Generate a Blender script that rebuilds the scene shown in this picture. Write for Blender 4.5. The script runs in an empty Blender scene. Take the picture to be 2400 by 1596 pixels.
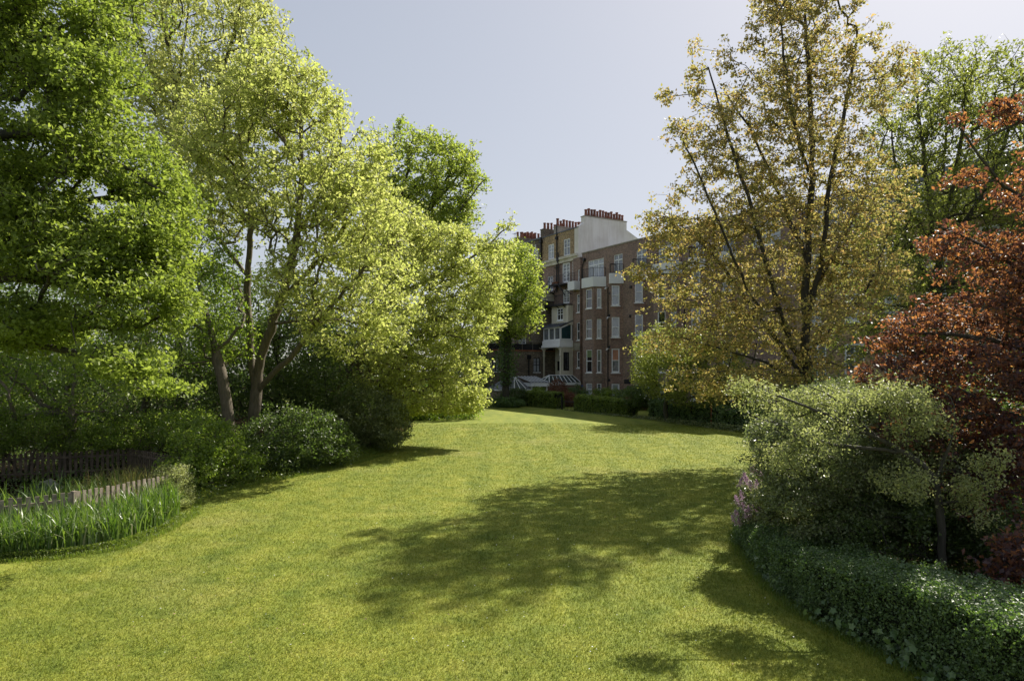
import bpy, math, random
import numpy as np
from mathutils import Vector, noise

# ------------------------------------------------------------------ camera, sky, sun
sc = bpy.context.scene
EYE = 3.6                      # camera height above the lawn
FPX, CX, HZ = 1600.0, 1200.0, 875.0   # focal length, centre and horizon measured on the photograph
cam = bpy.data.cameras.new('camera'); cam.lens = 24.0; cam.sensor_width = 36.0
cam.shift_y = 0.0321; cam.clip_end = 3000; cam.clip_start = 0.05
cam_o = bpy.data.objects.new('camera', cam); sc.collection.objects.link(cam_o)
cam_o.location = (0, 0, EYE); cam_o.rotation_euler = (math.pi/2, 0, 0)
sc.camera = cam_o
SUN_AZ, SUN_EL = 40.0, 45.0
w = bpy.data.worlds.new('World'); sc.world = w; w.use_nodes = True
nt = w.node_tree; bg = nt.nodes['Background']
sky = nt.nodes.new('ShaderNodeTexSky'); sky.sky_type = 'NISHITA'; sky.sun_disc = False
sky.sun_elevation = math.radians(SUN_EL); sky.sun_rotation = math.radians(SUN_AZ)
sky.air_density = 1.0; sky.dust_density = 1.6; sky.ozone_density = 2.0; sky.altitude = 0
hs = nt.nodes.new('ShaderNodeHueSaturation'); hs.inputs['Saturation'].default_value = 0.75
gm = nt.nodes.new('ShaderNodeGamma'); gm.inputs['Gamma'].default_value = 0.44     # compresses the sky's range; the unseen sky behind the camera brightens to fill shade
nt.links.new(sky.outputs[0], gm.inputs['Color']); nt.links.new(gm.outputs[0], hs.inputs['Color'])
tint = nt.nodes.new('ShaderNodeMix'); tint.data_type = 'RGBA'; tint.blend_type = 'MULTIPLY'; tint.inputs['Factor'].default_value = 1.0; tint.inputs['B'].default_value = (0.99, 0.985, 1.02, 1)
nt.links.new(hs.outputs[0], tint.inputs['A']); nt.links.new(tint.outputs['Result'], bg.inputs[0]); bg.inputs[1].default_value = 0.15
sl = bpy.data.lights.new('sun', 'SUN'); sl.energy = 4.1; sl.angle = math.radians(0.53); sl.color = (1.0, 0.93, 0.82)
so = bpy.data.objects.new('sun', sl); sc.collection.objects.link(so)
sv = Vector((math.sin(math.radians(SUN_AZ))*math.cos(math.radians(SUN_EL)), math.cos(math.radians(SUN_AZ))*math.cos(math.radians(SUN_EL)), math.sin(math.radians(SUN_EL))))
so.rotation_euler = (-sv).to_track_quat('-Z', 'Y').to_euler(); so.location = (30, 20, 40)
sc.view_settings.view_transform = 'Standard'; sc.view_settings.look = 'None'
sc.view_settings.exposure = 1.08; sc.view_settings.gamma = 1.0
sc.render.engine = 'CYCLES'
sc.cycles.max_bounces = 8; sc.cycles.diffuse_bounces = 5; sc.cycles.glossy_bounces = 3
sc.cycles.transmission_bounces = 4; sc.cycles.transparent_max_bounces = 8
sc.cycles.caustics_reflective = False; sc.cycles.caustics_refractive = False
sc.cycles.sample_clamp_indirect = 6.0
sc.cycles.use_denoising = True

RS = np.random.RandomState(7); random.seed(7)
def P(px, py, d): return np.array([(px-CX)/FPX*d, d, EYE+(HZ-py)/FPX*d])   # where a point seen in the photo stands, d metres ahead

# ------------------------------------------------------------------ object helpers
def link(o, parent=None):
    sc.collection.objects.link(o)
    if parent is not None: o.parent = parent
    return o
def tag(o, label=None, cat=None, group=None, kind=None):
    if label: o['label'] = label
    if cat: o['category'] = cat
    if group: o['group'] = group
    if kind: o['kind'] = kind
    return o
def empty(name, loc, label=None, cat=None, group=None):
    o = bpy.data.objects.new(name, None); o.location = loc; o.empty_display_size = 0.3
    link(o); return tag(o, label, cat, group)
def rootloc(parent):
    v = np.zeros(3); p = parent
    while p is not None: v += np.array(p.location); p = p.parent
    return v
class MB:
    def __init__(s): s.v = []; s.f = []
    def quad(s, a, b, c, d):
        i = len(s.v); s.v += [tuple(a), tuple(b), tuple(c), tuple(d)]; s.f.append((i, i+1, i+2, i+3))
    def poly(s, pts):
        i = len(s.v); s.v += [tuple(p) for p in pts]; s.f.append(tuple(range(i, i+len(pts))))
    def prism(s, pts, ext):           # polygon extruded by a vector
        n = len(pts); i = len(s.v); e = np.array(ext)
        s.v += [tuple(p) for p in pts] + [tuple(np.array(p)+e) for p in pts]
        s.f.append(tuple(range(i, i+n))); s.f.append(tuple(range(i+2*n-1, i+n-1, -1)))
        for k in range(n): s.f.append((i+k, i+(k+1) % n, i+n+(k+1) % n, i+n+k))
    def hexa(s, c8):
        i = len(s.v); s.v += [tuple(p) for p in c8]
        for f in ((0,3,2,1),(4,5,6,7),(0,1,5,4),(1,2,6,5),(2,3,7,6),(3,0,4,7)): s.f.append(tuple(i+k for k in f))
    def box(s, fr, u0, u1, n0, n1, z0, z1):
        s.hexa([fr(u0,n0,z0),fr(u1,n0,z0),fr(u1,n1,z0),fr(u0,n1,z0),fr(u0,n0,z1),fr(u1,n0,z1),fr(u1,n1,z1),fr(u0,n1,z1)])
    def bar(s, a, b, r, r2=None, k=6):
        tube_into(s.v, s.f, [np.array(a, float), np.array(b, float)], [r, r if r2 is None else r2], k, cap=True)
    def tube(s, pts, rs, k=6): tube_into(s.v, s.f, [np.array(p, float) for p in pts], rs, k, cap=True)
    def build(s, name, mat, parent=None, loc=None, smooth=False):
        off = rootloc(parent) if parent is not None else (np.array(loc, float) if loc is not None else np.zeros(3))
        me = bpy.data.meshes.new(name)
        vv = np.array(s.v, float).reshape(-1, 3) - off
        me.from_pydata([tuple(x) for x in vv], [], s.f); me.materials.append(mat)
        if smooth: me.polygons.foreach_set('use_smooth', [True]*len(me.polygons))
        me.update()
        o = bpy.data.objects.new(name, me)
        if parent is None and loc is not None: o.location = loc
        return link(o, parent)
def tube_into(V, F, pts, rs, k, cap=False):
    n = len(pts)
    up = np.array([0, 0, 1.0]); prev = None; base = len(V)
    for i in range(n):
        t = pts[min(i+1, n-1)] - pts[max(i-1, 0)]; L = np.linalg.norm(t); t = t/L if L > 1e-9 else up
        if prev is None:
            a = np.cross(t, up if abs(t[2]) < 0.9 else np.array([1.0, 0, 0])); a /= np.linalg.norm(a)
        else:
            a = prev - t*np.dot(prev, t); l = np.linalg.norm(a); a = a/l if l > 1e-6 else prev
        prev = a; b = np.cross(t, a)
        for j in range(k):
            q = 2*math.pi*j/k; p = pts[i] + (a*math.cos(q) + b*math.sin(q))*rs[i]; V.append((p[0], p[1], p[2]))
    for i in range(n-1):
        for j in range(k):
            F.append((base+i*k+j, base+i*k+(j+1) % k, base+(i+1)*k+(j+1) % k, base+(i+1)*k+j))
    if cap:
        F.append(tuple(base+j for j in range(k))[::-1]); F.append(tuple(base+(n-1)*k+j for j in range(k)))
def np_mesh(name, verts, faces, mat, parent=None, loc=None, rnd=None, smooth=False):
    off = rootloc(parent) if parent is not None else (np.array(loc, float) if loc is not None else np.zeros(3))
    me = bpy.data.meshes.new(name); nv, nf, k = len(verts), len(faces), faces.shape[1]
    me.vertices.add(nv); me.vertices.foreach_set('co', (verts-off).astype(np.float32).ravel())
    me.loops.add(nf*k); me.loops.foreach_set('vertex_index', faces.astype(np.int32).ravel())
    me.polygons.add(nf); me.polygons.foreach_set('loop_start', (np.arange(nf)*k).astype(np.int32))
    me.polygons.foreach_set('loop_total', np.full(nf, k, np.int32))
    if smooth: me.polygons.foreach_set('use_smooth', np.ones(nf, bool))
    if rnd is not None:
        at = me.attributes.new('rnd', 'FLOAT', 'FACE'); at.data.foreach_set('value', rnd.astype(np.float32))
    me.update(calc_edges=True); me.materials.append(mat)
    o = bpy.data.objects.new(name, me)
    if parent is None and loc is not None: o.location = loc
    return link(o, parent)
def unit(a): return a/np.maximum(np.linalg.norm(a, axis=-1, keepdims=True), 1e-9)

# ------------------------------------------------------------------ materials
def newmat(name):
    m = bpy.data.materials.new(name); m.use_nodes = True
    return m, m.node_tree, m.node_tree.nodes['Principled BSDF']
def ramp(t, stops, fac=None):
    r = t.nodes.new('ShaderNodeValToRGB'); el = r.color_ramp.elements
    while len(el) < len(stops): el.new(0.5)
    for e, (p, c) in zip(el, stops): e.position = p; e.color = (*c, 1)
    if fac is not None: t.links.new(fac, r.inputs[0])
    return r.outputs[0]
def noisef(t, scale, detail=3, rough=0.55, vec=None, dist=0.0):
    n = t.nodes.new('ShaderNodeTexNoise'); n.inputs['Scale'].default_value = scale
    n.inputs['Detail'].default_value = detail; n.inputs['Roughness'].default_value = rough; n.inputs['Distortion'].default_value = dist
    if vec is None:
        g = t.nodes.new('ShaderNodeNewGeometry'); vec = g.outputs['Position']
    t.links.new(vec, n.inputs['Vector']); return n.outputs['Fac']
def mixc(t, fac, a, b, mode='MIX'):
    m = t.nodes.new('ShaderNodeMix'); m.data_type = 'RGBA'; m.blend_type = mode
    for s, x in ((m.inputs['Factor'], fac), (m.inputs['A'], a), (m.inputs['B'], b)):
        if isinstance(x, (int, float)): s.default_value = x
        elif isinstance(x, tuple): s.default_value = (*x, 1)
        else: t.links.new(x, s)
    return m.outputs['Result']
def math_(t, op, a, b=0.0):
    m = t.nodes.new('ShaderNodeMath'); m.operation = op
    for s, x in ((m.inputs[0], a), (m.inputs[1], b)):
        if isinstance(x, (int, float)): s.default_value = x
        else: t.links.new(x, s)
    return m.outputs[0]
def bump(t, h, bs, strength=0.4, dist=0.02):
    b = t.nodes.new('ShaderNodeBump'); b.inputs['Strength'].default_value = strength; b.inputs['Distance'].default_value = dist
    t.links.new(h, b.inputs['Height']); t.links.new(b.outputs[0], bs.inputs['Normal'])
def plain(name, c, rough=0.7, var=0.18, scale=1.5, metallic=0.0, spec=0.4, fine=None):
    m, t, b = newmat(name)
    f = noisef(t, scale, 5, 0.6)
    lo = tuple(x*(1-var*1.6) for x in c); hi = tuple(min(1, x*(1+var)) for x in c)
    col = ramp(t, [(0.3, lo), (0.7, hi)], f)
    t.links.new(col, b.inputs['Base Color']); b.inputs['Roughness'].default_value = rough
    b.inputs['Metallic'].default_value = metallic; b.inputs['Specular IOR Level'].default_value = spec
    if fine: bump(t, noisef(t, fine, 4), b, 0.3, 0.01)
    return m
def leafmat(name, cols, trans, tf=0.42, rough=0.42, spec=0.5, gain=1.0):
    trans = [tuple(min(.8, x*1.06) for x in c) for c in trans]; cols = [tuple(min(.6, x*1.12) for x in c) for c in cols]
    """cols: colours from dull to bright, chosen per leaf; trans: colour of light coming through"""
    adj = lambda c: tuple(min(0.8, x*gain+(0.006*gain if gain != 1 else 0)) for x in c); cols = [adj(c) for c in cols]; trans = [adj(c) for c in trans]
    m, t, b = newmat(name)
    a = t.nodes.new('ShaderNodeAttribute'); a.attribute_name = 'rnd'
    n = len(cols); col = ramp(t, [(i/(n-1), c) for i, c in enumerate(cols)], a.outputs['Fac'])
    t.links.new(col, b.inputs['Base Color']); b.inputs['Roughness'].default_value = rough
    b.inputs['Specular IOR Level'].default_value = spec
    tr = t.nodes.new('ShaderNodeBsdfTranslucent')
    n = len(trans); tc = ramp(t, [(i/(n-1), c) for i, c in enumerate(trans)], a.outputs['Fac'])
    t.links.new(tc, tr.inputs['Color'])
    mx = t.nodes.new('ShaderNodeMixShader'); mx.inputs[0].default_value = tf
    t.links.new(b.outputs[0], mx.inputs[1]); t.links.new(tr.outputs[0], mx.inputs[2])
    t.links.new(mx.outputs[0], t.nodes['Material Output'].inputs['Surface'])
    return m
def barkmat(name, c, var=0.45):
    m, t, b = newmat(name)
    g = t.nodes.new('ShaderNodeNewGeometry'); mp = t.nodes.new('ShaderNodeMapping'); mp.inputs['Scale'].default_value = (9, 9, 1.6)
    t.links.new(g.outputs['Position'], mp.inputs[0])
    f = noisef(t, 1.6, 6, 0.65, mp.outputs[0], 0.6)
    f2 = noisef(t, 0.9, 3)
    col = ramp(t, [(0.35, tuple(x*(1-var) for x in c)), (0.65, tuple(x*(1+var) for x in c))], f)
    col = mixc(t, math_(t, 'MULTIPLY', f2, 0.35), col, (0.10, 0.12, 0.06))
    t.links.new(col, b.inputs['Base Color']); b.inputs['Roughness'].default_value = 0.9
    bump(t, f, b, 0.8, 0.04); return m
def brickmat(name, c1, c2, mortar, axis, patch=0.35, grime=0.5):
    m, t, b = newmat(name)
    g = t.nodes.new('ShaderNodeNewGeometry')
    dt = t.nodes.new('ShaderNodeVectorMath'); dt.operation = 'DOT_PRODUCT'; t.links.new(g.outputs['Position'], dt.inputs[0]); dt.inputs[1].default_value = axis
    sx = t.nodes.new('ShaderNodeSeparateXYZ'); t.links.new(g.outputs['Position'], sx.inputs[0])
    cb = t.nodes.new('ShaderNodeCombineXYZ'); t.links.new(dt.outputs['Value'], cb.inputs[0]); t.links.new(sx.outputs[2], cb.inputs[1])
    br = t.nodes.new('ShaderNodeTexBrick'); t.links.new(cb.outputs[0], br.inputs['Vector'])
    br.inputs['Color1'].default_value = (*c1, 1); br.inputs['Color2'].default_value = (*c2, 1); br.inputs['Mortar'].default_value = (*mortar, 1)
    br.inputs['Scale'].default_value = 1.0; br.inputs['Brick Width'].default_value = 0.235; br.inputs['Row Height'].default_value = 0.083
    br.inputs['Mortar Size'].default_value = 0.007; br.inputs['Bias'].default_value = 0.1
    f = noisef(t, 5.5, 3, 0.7, cb.outputs[0]); f2 = noisef(t, 0.35, 5, 0.6)
    f3 = noisef(t, 2.2, 6, 0.75)
    col = mixc(t, 1.0, br.outputs['Color'], ramp(t, [(0.3, (1-patch,)*3), (0.7, (1+patch,)*3)], f), 'MULTIPLY')
    col = mixc(t, 1.0, col, ramp(t, [(0.3, (1-grime*.5,)*3), (0.65, (1.12, 1.12, 1.12))], f2), 'MULTIPLY')
    col = mixc(t, 1.0, col, ramp(t, [(0.35, (0.8, 0.8, 0.8)), (0.7, (1.15, 1.12, 1.08))], f3), 'MULTIPLY')
    t.links.new(col, b.inputs['Base Color']); b.inputs['Roughness'].default_value = 0.9
    bump(t, br.outputs['Fac'], b, -0.4, 0.01); return m
def glassmat(name, c, rough=0.03, var=0.5, spec=1.0):
    m, t, b = newmat(name)
    f = noisef(t, 1.4, 2); col = ramp(t, [(0.35, tuple(x*(1-var) for x in c)), (0.65, tuple(x*(1+var*.6) for x in c))], f)
    t.links.new(col, b.inputs['Base Color']); b.inputs['Roughness'].default_value = rough
    b.inputs['Specular IOR Level'].default_value = spec; b.inputs['IOR'].default_value = 1.6
    bump(t, noisef(t, 0.9, 2), b, 0.15, 0.05); return m
FD = np.array([0.5145, -0.8575, 0.0]); FN = np.array([-0.8575, -0.5145, 0.0])
M = {}
M['brick'] = brickmat('brown_brick', (0.35,0.225,0.18), (0.215,0.145,0.12), (0.32,0.28,0.245), tuple(FD))
M['brick_red'] = brickmat('red_brick', (0.33,0.18,0.13), (0.21,0.12,0.09), (0.25,0.21,0.18), tuple(FD))
M['brick_x'] = brickmat('brown_brick_across', (0.38,0.235,0.185), (0.235,0.155,0.125), (0.32,0.28,0.245), (1,0,0))
M['brick_y'] = brickmat('yellow_stock_brick', (0.56,0.39,0.20), (0.27,0.19,0.11), (0.42,0.36,0.26), tuple(FD), 0.6, 0.6)
M['brick_s'] = brickmat('grey_stock_brick', (0.25,0.195,0.135), (0.13,0.105,0.08), (0.26,0.23,0.19), (0.857,0.515,0), 0.5, 0.9)
M['white'] = plain('white_paint', (0.84,0.85,0.87), 0.5, 0.05, 0.8)
M['panel'] = plain('balcony_panel_paint', (0.80,0.80,0.81), 0.6, 0.05, 0.6)
M['cream'] = plain('cream_stucco', (0.66,0.62,0.52), 0.8, 0.16, 0.7)
M['render'] = plain('pale_gable_render', (0.80,0.77,0.73), 0.9, 0.08, 0.35, fine=3)
def stained(name, c, dark):
    m, t, b = newmat(name); g = t.nodes.new('ShaderNodeNewGeometry'); mp = t.nodes.new('ShaderNodeMapping'); mp.inputs['Scale'].default_value = (1.2, 1.2, 0.13); t.links.new(g.outputs['Position'], mp.inputs[0])
    f = ramp(t, [(0.45, (1,1,1)), (0.75, dark)], noisef(t, 0.9, 6, 0.7, mp.outputs[0])); f2 = ramp(t, [(0.35, (0.86,0.85,0.83)), (0.6, (1,1,1))], noisef(t, 0.5, 6, 0.65))
    t.links.new(mixc(t, 1.0, mixc(t, 1.0, c, f, 'MULTIPLY'), f2, 'MULTIPLY'), b.inputs['Base Color']); b.inputs['Roughness'].default_value = 0.9; bump(t, noisef(t, 4, 4), b, 0.3, 0.02); return m
M['render'] = stained('pale_gable_render', (0.82,0.78,0.73), (0.72,0.68,0.62))
M['cream'] = stained('cream_stucco', (0.68,0.64,0.54), (0.6,0.56,0.48))
M['lead'] = plain('lead_grey_roof', (0.13,0.14,0.16), 0.5, 0.2, 0.8)
M['slate'] = plain('blue_grey_slate', (0.14,0.15,0.19), 0.6, 0.25, 1.2)
M['stone'] = plain('weathered_stone', (0.33,0.30,0.25), 0.9, 0.25, 1.2)
M['iron'] = plain('black_painted_iron', (0.012,0.012,0.014), 0.45, 0.2, 2)
M['pot'] = plain('terracotta', (0.25,0.10,0.065), 0.8, 0.3, 1.5)
M['potlow'] = plain('terracotta_garden_pot', (0.30,0.12,0.06), 0.8, 0.2, 3)
M['g_dark'] = glassmat('dark_window_glass', (0.02,0.022,0.026))
M['g_pale'] = glassmat('window_glass_before_pale_blind', (0.40,0.42,0.47), 0.08, 0.12, 0.6)
M['g_mid'] = glassmat('window_glass_half_lit_room', (0.14,0.155,0.17), 0.03, 0.4)
M['g_teal'] = glassmat('tinted_teal_glass', (0.018,0.055,0.065), 0.2, 0.2, 0.3)
M['g_roof'] = glassmat('conservatory_roof_glass', (0.06,0.085,0.085), 0.12, 0.3, 0.5)
M['curtain'] = plain('pale_curtain', (0.42,0.46,0.44), 0.9, 0.2, 3)
M['reflect_o'] = plain('painted_brick_reflection', (0.50,0.25,0.16), 0.9, 0.2, 3)  # reflection of an orange brick building, painted as a pane colour
M['blind_or_reflection'] = plain('green_blind', (0.20,0.26,0.12), 0.9, 0.1, 3)
M['wood'] = plain('weathered_fence_wood', (0.30,0.25,0.20), 0.85, 0.35, 7, fine=30)
M['wood_d'] = plain('dark_aged_wood', (0.13,0.10,0.075), 0.9, 0.35, 6)
M['bench'] = plain('grey_bench_wood', (0.11,0.115,0.12), 0.8, 0.2, 4)
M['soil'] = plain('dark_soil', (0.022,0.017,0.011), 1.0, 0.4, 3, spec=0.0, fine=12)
M['core'] = plain('hedge_light_block', (0.016,0.02,0.008), 0.95, 0.4, 6)  # for the solid body added inside hedges, dark to block light
M['core_d'] = plain('dark_light_block', (0.014,0.011,0.009), 0.95, 0.4, 6)
M['hutch'] = plain('blue_painted_boards', (0.05,0.075,0.11), 0.7, 0.3, 4)
M['hutch_roof'] = plain('grey_felt_roof', (0.16,0.17,0.16), 0.85, 0.2, 4)
M['rock'] = plain('garden_rock', (0.17,0.14,0.12), 0.9, 0.3, 5, fine=14)
M['water'] = glassmat('pond_water', (0.012,0.014,0.008), 0.06, 0.2, 0.8)
M['bark'] = barkmat('brown_bark', (0.13,0.10,0.075))
M['bark_l'] = barkmat('pale_grey_bark', (0.20,0.165,0.13))
M['bark_d'] = barkmat('dark_bark', (0.05,0.04,0.034))
M['twig'] = barkmat('twig_bark', (0.15,0.11,0.08))
M['petal'] = plain('white_petal', (0.75,0.76,0.70), 0.7, 0.05, 5)
M['lilac'] = leafmat('lilac_petals', [(0.30,0.17,0.27),(0.52,0.34,0.46),(0.68,0.52,0.60)], [(0.6,0.4,0.55)]*2, 0.3, 0.7, 0.2)

# ------------------------------------------------------------------ ground and lawn
def grass_col(t, blade=False):
    g = t.nodes.new('ShaderNodeNewGeometry'); pos = g.outputs['Position']
    mp = t.nodes.new('ShaderNodeMapping'); mp.inputs['Scale'].default_value = (1, 1, 0.0); t.links.new(pos, mp.inputs[0]); v = mp.outputs[0]
    big = noisef(t, 0.22, 4, 0.6, v); mid = noisef(t, 1.3, 4, 0.65, v); fine = noisef(t, 9.0, 3, 0.7, v)
    base = ramp(t, [(0.30, (0.150,0.193,0.030)), (0.52, (0.228,0.255,0.042)), (0.75, (0.295,0.302,0.066))], mid)
    dry = ramp(t, [(0.55, (0,0,0)), (0.78, (1,1,1))], big)
    col = mixc(t, math_(t, 'MULTIPLY', dry, 0.6), base, (0.40,0.36,0.14))
    mv = t.nodes.new('ShaderNodeMapping'); mv.inputs['Scale'].default_value = (0.9, 0.12, 0); mv.inputs['Rotation'].default_value = (0, 0, 0.35); t.links.new(pos, mv.inputs[0])
    col = mixc(t, 1.0, col, ramp(t, [(0.38, (0.86,0.90,0.88)), (0.62, (1.10,1.07,1.05))], noisef(t, 1.0, 2, 0.5, mv.outputs[0])), 'MULTIPLY')
    spots = ramp(t, [(0.62, (0,0,0)), (0.70, (1,1,1))], noisef(t, 3.1, 3, 0.7, v)); col = mixc(t, math_(t, 'MULTIPLY', spots, 0.35), col, (0.075,0.13,0.02))
    pale = ramp(t, [(0.66, (0,0,0)), (0.74, (1,1,1))], noisef(t, 2.3, 4, 0.75, v, 1.2)); col = mixc(t, math_(t, 'MULTIPLY', pale, 0.4), col, (0.42,0.40,0.20))
    col = mixc(t, 1.0, col, ramp(t, [(0.25, (0.72,0.77,0.7)), (0.6, (1.06,1.05,1.0)), (0.85, (1.22,1.18,1.1))], fine), 'MULTIPLY')
    return col, fine, mid
m, t, b = newmat('mown_lawn'); col, fine, mid = grass_col(t)
vf = noisef(t, 38.0, 2, 0.7)
col = mixc(t, 1.0, col, ramp(t, [(0.3, (0.55,0.6,0.5)), (0.65, (1.1,1.1,1.05))], vf), 'MULTIPLY')
t.links.new(col, b.inputs['Base Color']); b.inputs['Roughness'].default_value = 0.85; b.inputs['Specular IOR Level'].default_value = 0.2
bump(t, vf, b, 0.7, 0.03); M['lawn'] = m
m, t, b = newmat('lawn_grass_blades'); col, fine, mid = grass_col(t)
a = t.nodes.new('ShaderNodeAttribute'); a.attribute_name = 'rnd'
col = mixc(t, 1.0, col, ramp(t, [(0.0, (0.72,0.85,0.6)), (0.6, (1.15,1.12,1.0)), (0.93, (1.35,1.25,1.4)), (1.0, (1.7,1.5,2.2))], a.outputs['Fac']), 'MULTIPLY')
t.links.new(col, b.inputs['Base Color']); b.inputs['Roughness'].default_value = 0.55; b.inputs['Specular IOR Level'].default_value = 0.3
tr = t.nodes.new('ShaderNodeBsdfTranslucent'); t.links.new(col, tr.inputs['Color'])
mx = t.nodes.new('ShaderNodeMixShader'); mx.inputs[0].default_value = 0.45
t.links.new(b.outputs[0], mx.inputs[1]); t.links.new(tr.outputs[0], mx.inputs[2]); t.links.new(mx.outputs[0], t.nodes['Material Output'].inputs['Surface'])
M['blade'] = m

def ground_z(x, y):   # gentle swell of the lawn
    t = np.clip((y-30.0)/32.0, 0, 1)
    return 0.05*np.sin(x*0.31+1.0)*np.sin(y*0.17) + 0.03*np.sin(x*0.12+y*0.21) + 0.42*t*t*(3-2*t)
far = MB(); far.box(lambda u, n, z: np.array([u, n, z]), -900, 900, -300, 1500, -1.0, -0.35)
tag(far.build('ground', M['soil']), kind='structure', label='dark earth far beyond the garden')
nx, ny = 141, 141
X, Y = np.meshgrid(np.linspace(-70, 70, nx), np.linspace(-10, 130, ny)); Zg = ground_z(X, Y)
vv = np.stack([X.ravel(), Y.ravel(), Zg.ravel()], 1)
idx = np.arange(nx*ny).reshape(ny, nx)
ff = np.stack([idx[:-1,:-1].ravel(), idx[:-1,1:].ravel(), idx[1:,1:].ravel(), idx[1:,:-1].ravel()], 1)
tag(np_mesh('lawn', vv, ff, M['lawn'], smooth=True), kind='structure', label='broad sunlit mown lawn dappled with tree shadows')

def sheet(name, poly, z, mat, label, kind='structure', n=3):
    mb = MB(); c = np.mean(poly, 0)
    mb.poly([(p[0], p[1], ground_z(p[0], p[1])+z) for p in poly])
    return tag(mb.build(name, mat), kind=kind, label=label)
# planting beds: dark soil draped on the lawn
def bed(name, poly, label, z=0.012, mat=None):
    poly = np.array(poly, float); x0, y0 = poly.min(0); x1, y1 = poly.max(0); s = 0.5
    xs = np.arange(x0, x1+s, s); ys = np.arange(y0, y1+s, s)
    def inside(x, y):
        c = False; j = len(poly)-1
        for i in range(len(poly)):
            if (poly[i,1] > y) != (poly[j,1] > y) and x < (poly[j,0]-poly[i,0])*(y-poly[i,1])/(poly[j,1]-poly[i,1])+poly[i,0]: c = not c
            j = i
        return c
    mb = MB()
    for xa in xs:
        for ya in ys:
            if inside(xa+s/2, ya+s/2):
                mb.quad(*[(a, b_, ground_z(a, b_)+z) for a, b_ in ((xa,ya),(xa+s,ya),(xa+s,ya+s),(xa,ya+s))])
    return tag(mb.build(name, mat or M['soil']), kind='structure', label=label)
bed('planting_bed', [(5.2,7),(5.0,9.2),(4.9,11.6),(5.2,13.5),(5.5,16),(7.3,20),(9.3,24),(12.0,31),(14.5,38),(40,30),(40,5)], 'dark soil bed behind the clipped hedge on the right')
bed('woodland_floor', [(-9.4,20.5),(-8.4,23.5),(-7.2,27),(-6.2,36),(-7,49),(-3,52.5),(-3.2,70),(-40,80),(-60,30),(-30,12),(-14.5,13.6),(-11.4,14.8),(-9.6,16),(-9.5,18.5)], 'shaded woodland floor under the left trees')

# mown blades, one mesh; more to the square metre where the lawn is close
N = 520000
d = 6.2*(46/6.2)**RS.rand(N)
x = (RS.rand(N)*1.5-0.80)*d; y = d
keep = (x < np.interp(y, [7,9.2,10.2,11.6,13.5,15.6,18,22,30,38], [4.95,4.62,4.42,4.42,4.75,5.2,6.2,8.2,11.6,14.5])) & (x > -9.3-(d-13)*0.05)
x, y, d = x[keep], y[keep], d[keep]; N = len(x)
h = (0.020+0.022*RS.rand(N))*(1+0.012*d); wd = 0.0032*(0.6+d/9.0)
ang = RS.rand(N)*2*math.pi; ln = RS.randn(N, 2)*0.55
b0 = np.stack([x, y, ground_z(x, y)-0.002], 1)
side = np.stack([np.cos(ang), np.sin(ang), 0*ang], 1)*wd[:,None]
tip = b0+np.stack([ln[:,0]*h, ln[:,1]*h, h], 1)
vv = np.stack([b0-side, b0+side, tip], 1).reshape(-1, 3)
tag(np_mesh('lawn_grass', vv, np.arange(N*3).reshape(-1, 3), M['blade'], rnd=RS.rand(N)), 'short mown grass blades of the near lawn', 'grass', kind='stuff')
# daisies and fallen petals: tiny white flecks
mb = MB()
for i in range(240):
    dd = 8*(45/8)**random.random(); xx = (random.random()*1.1-0.62)*dd
    if xx > 4.2 and dd < 14: continue
    if random.random() < 0.6: xx = noise.noise(Vector((i*0.37, 1, 2)))*dd*0.9
    if xx < -8: continue
    z = ground_z(xx, dd)+0.045; r = 0.006+0.0007*dd*random.random(); q = random.random()*3
    mb.poly([(xx+r*math.cos(q+k*math.pi/3), dd+r*math.sin(q+k*math.pi/3), z+0.004*math.sin(k*2+q)) for k in range(6)])
tag(mb.build('daisies', M['petal']), 'tiny white daisies scattered over the lawn', 'flowers', kind='stuff')
# ------------------------------------------------------------------ buildings, laid out along one street line
P0 = np.array([7.7, 75.0, 0.0])
def F(u, n, z): return P0+u*FD+n*FN+np.array([0, 0, z])
def FU(px, n=0.0):           # distance along the facade of a point seen at px, n metres proud of it
    q = (px-CX)/FPX; x0, y0 = P0[0]+n*FN[0], P0[1]+n*FN[1]
    return (q*y0-x0)/(FD[0]-q*FD[1])
def FZ(py, u, n=0.0): return EYE+(HZ-py)/FPX*(P0[1]+u*FD[1]+n*FN[1])
def frame(o, ddir):
    o = np.array([o[0], o[1], 0.0]); dd = np.array([ddir[0], ddir[1], 0.0]); L = np.linalg.norm(dd); dd = dd/L
    nn = np.array([dd[1], -dd[0], 0.0])
    return (lambda u, n, z: o+u*dd+n*nn+np.array([0, 0, z])), L
def wall(mb, fr, u0, u1, z0, z1, holes=(), n=0.0, depth=0.16):
    us = sorted({u0, u1, *[h[0] for h in holes], *[h[1] for h in holes]}); zs = sorted({z0, z1, *[h[2] for h in holes], *[h[3] for h in holes]})
    us = [u for u in us if u0 <= u <= u1]; zs = [z for z in zs if z0 <= z <= z1]
    for a, b_ in zip(us, us[1:]):
        for c, d_ in zip(zs, zs[1:]):
            cu, cz = (a+b_)/2, (c+d_)/2
            if any(h[0] < cu < h[1] and h[2] < cz < h[3] for h in holes): continue
            mb.quad(fr(a,n,c), fr(b_,n,c), fr(b_,n,d_), fr(a,n,d_))
    for a, b_, c, d_ in holes:
        k = n-depth
        mb.quad(fr(a,n,c),fr(a,k,c),fr(a,k,d_),fr(a,n,d_)); mb.quad(fr(b_,n,c),fr(b_,n,d_),fr(b_,k,d_),fr(b_,k,c))
        mb.quad(fr(a,n,c),fr(b_,n,c),fr(b_,k,c),fr(a,k,c)); mb.quad(fr(a,n,d_),fr(a,k,d_),fr(b_,k,d_),fr(b_,n,d_))
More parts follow.
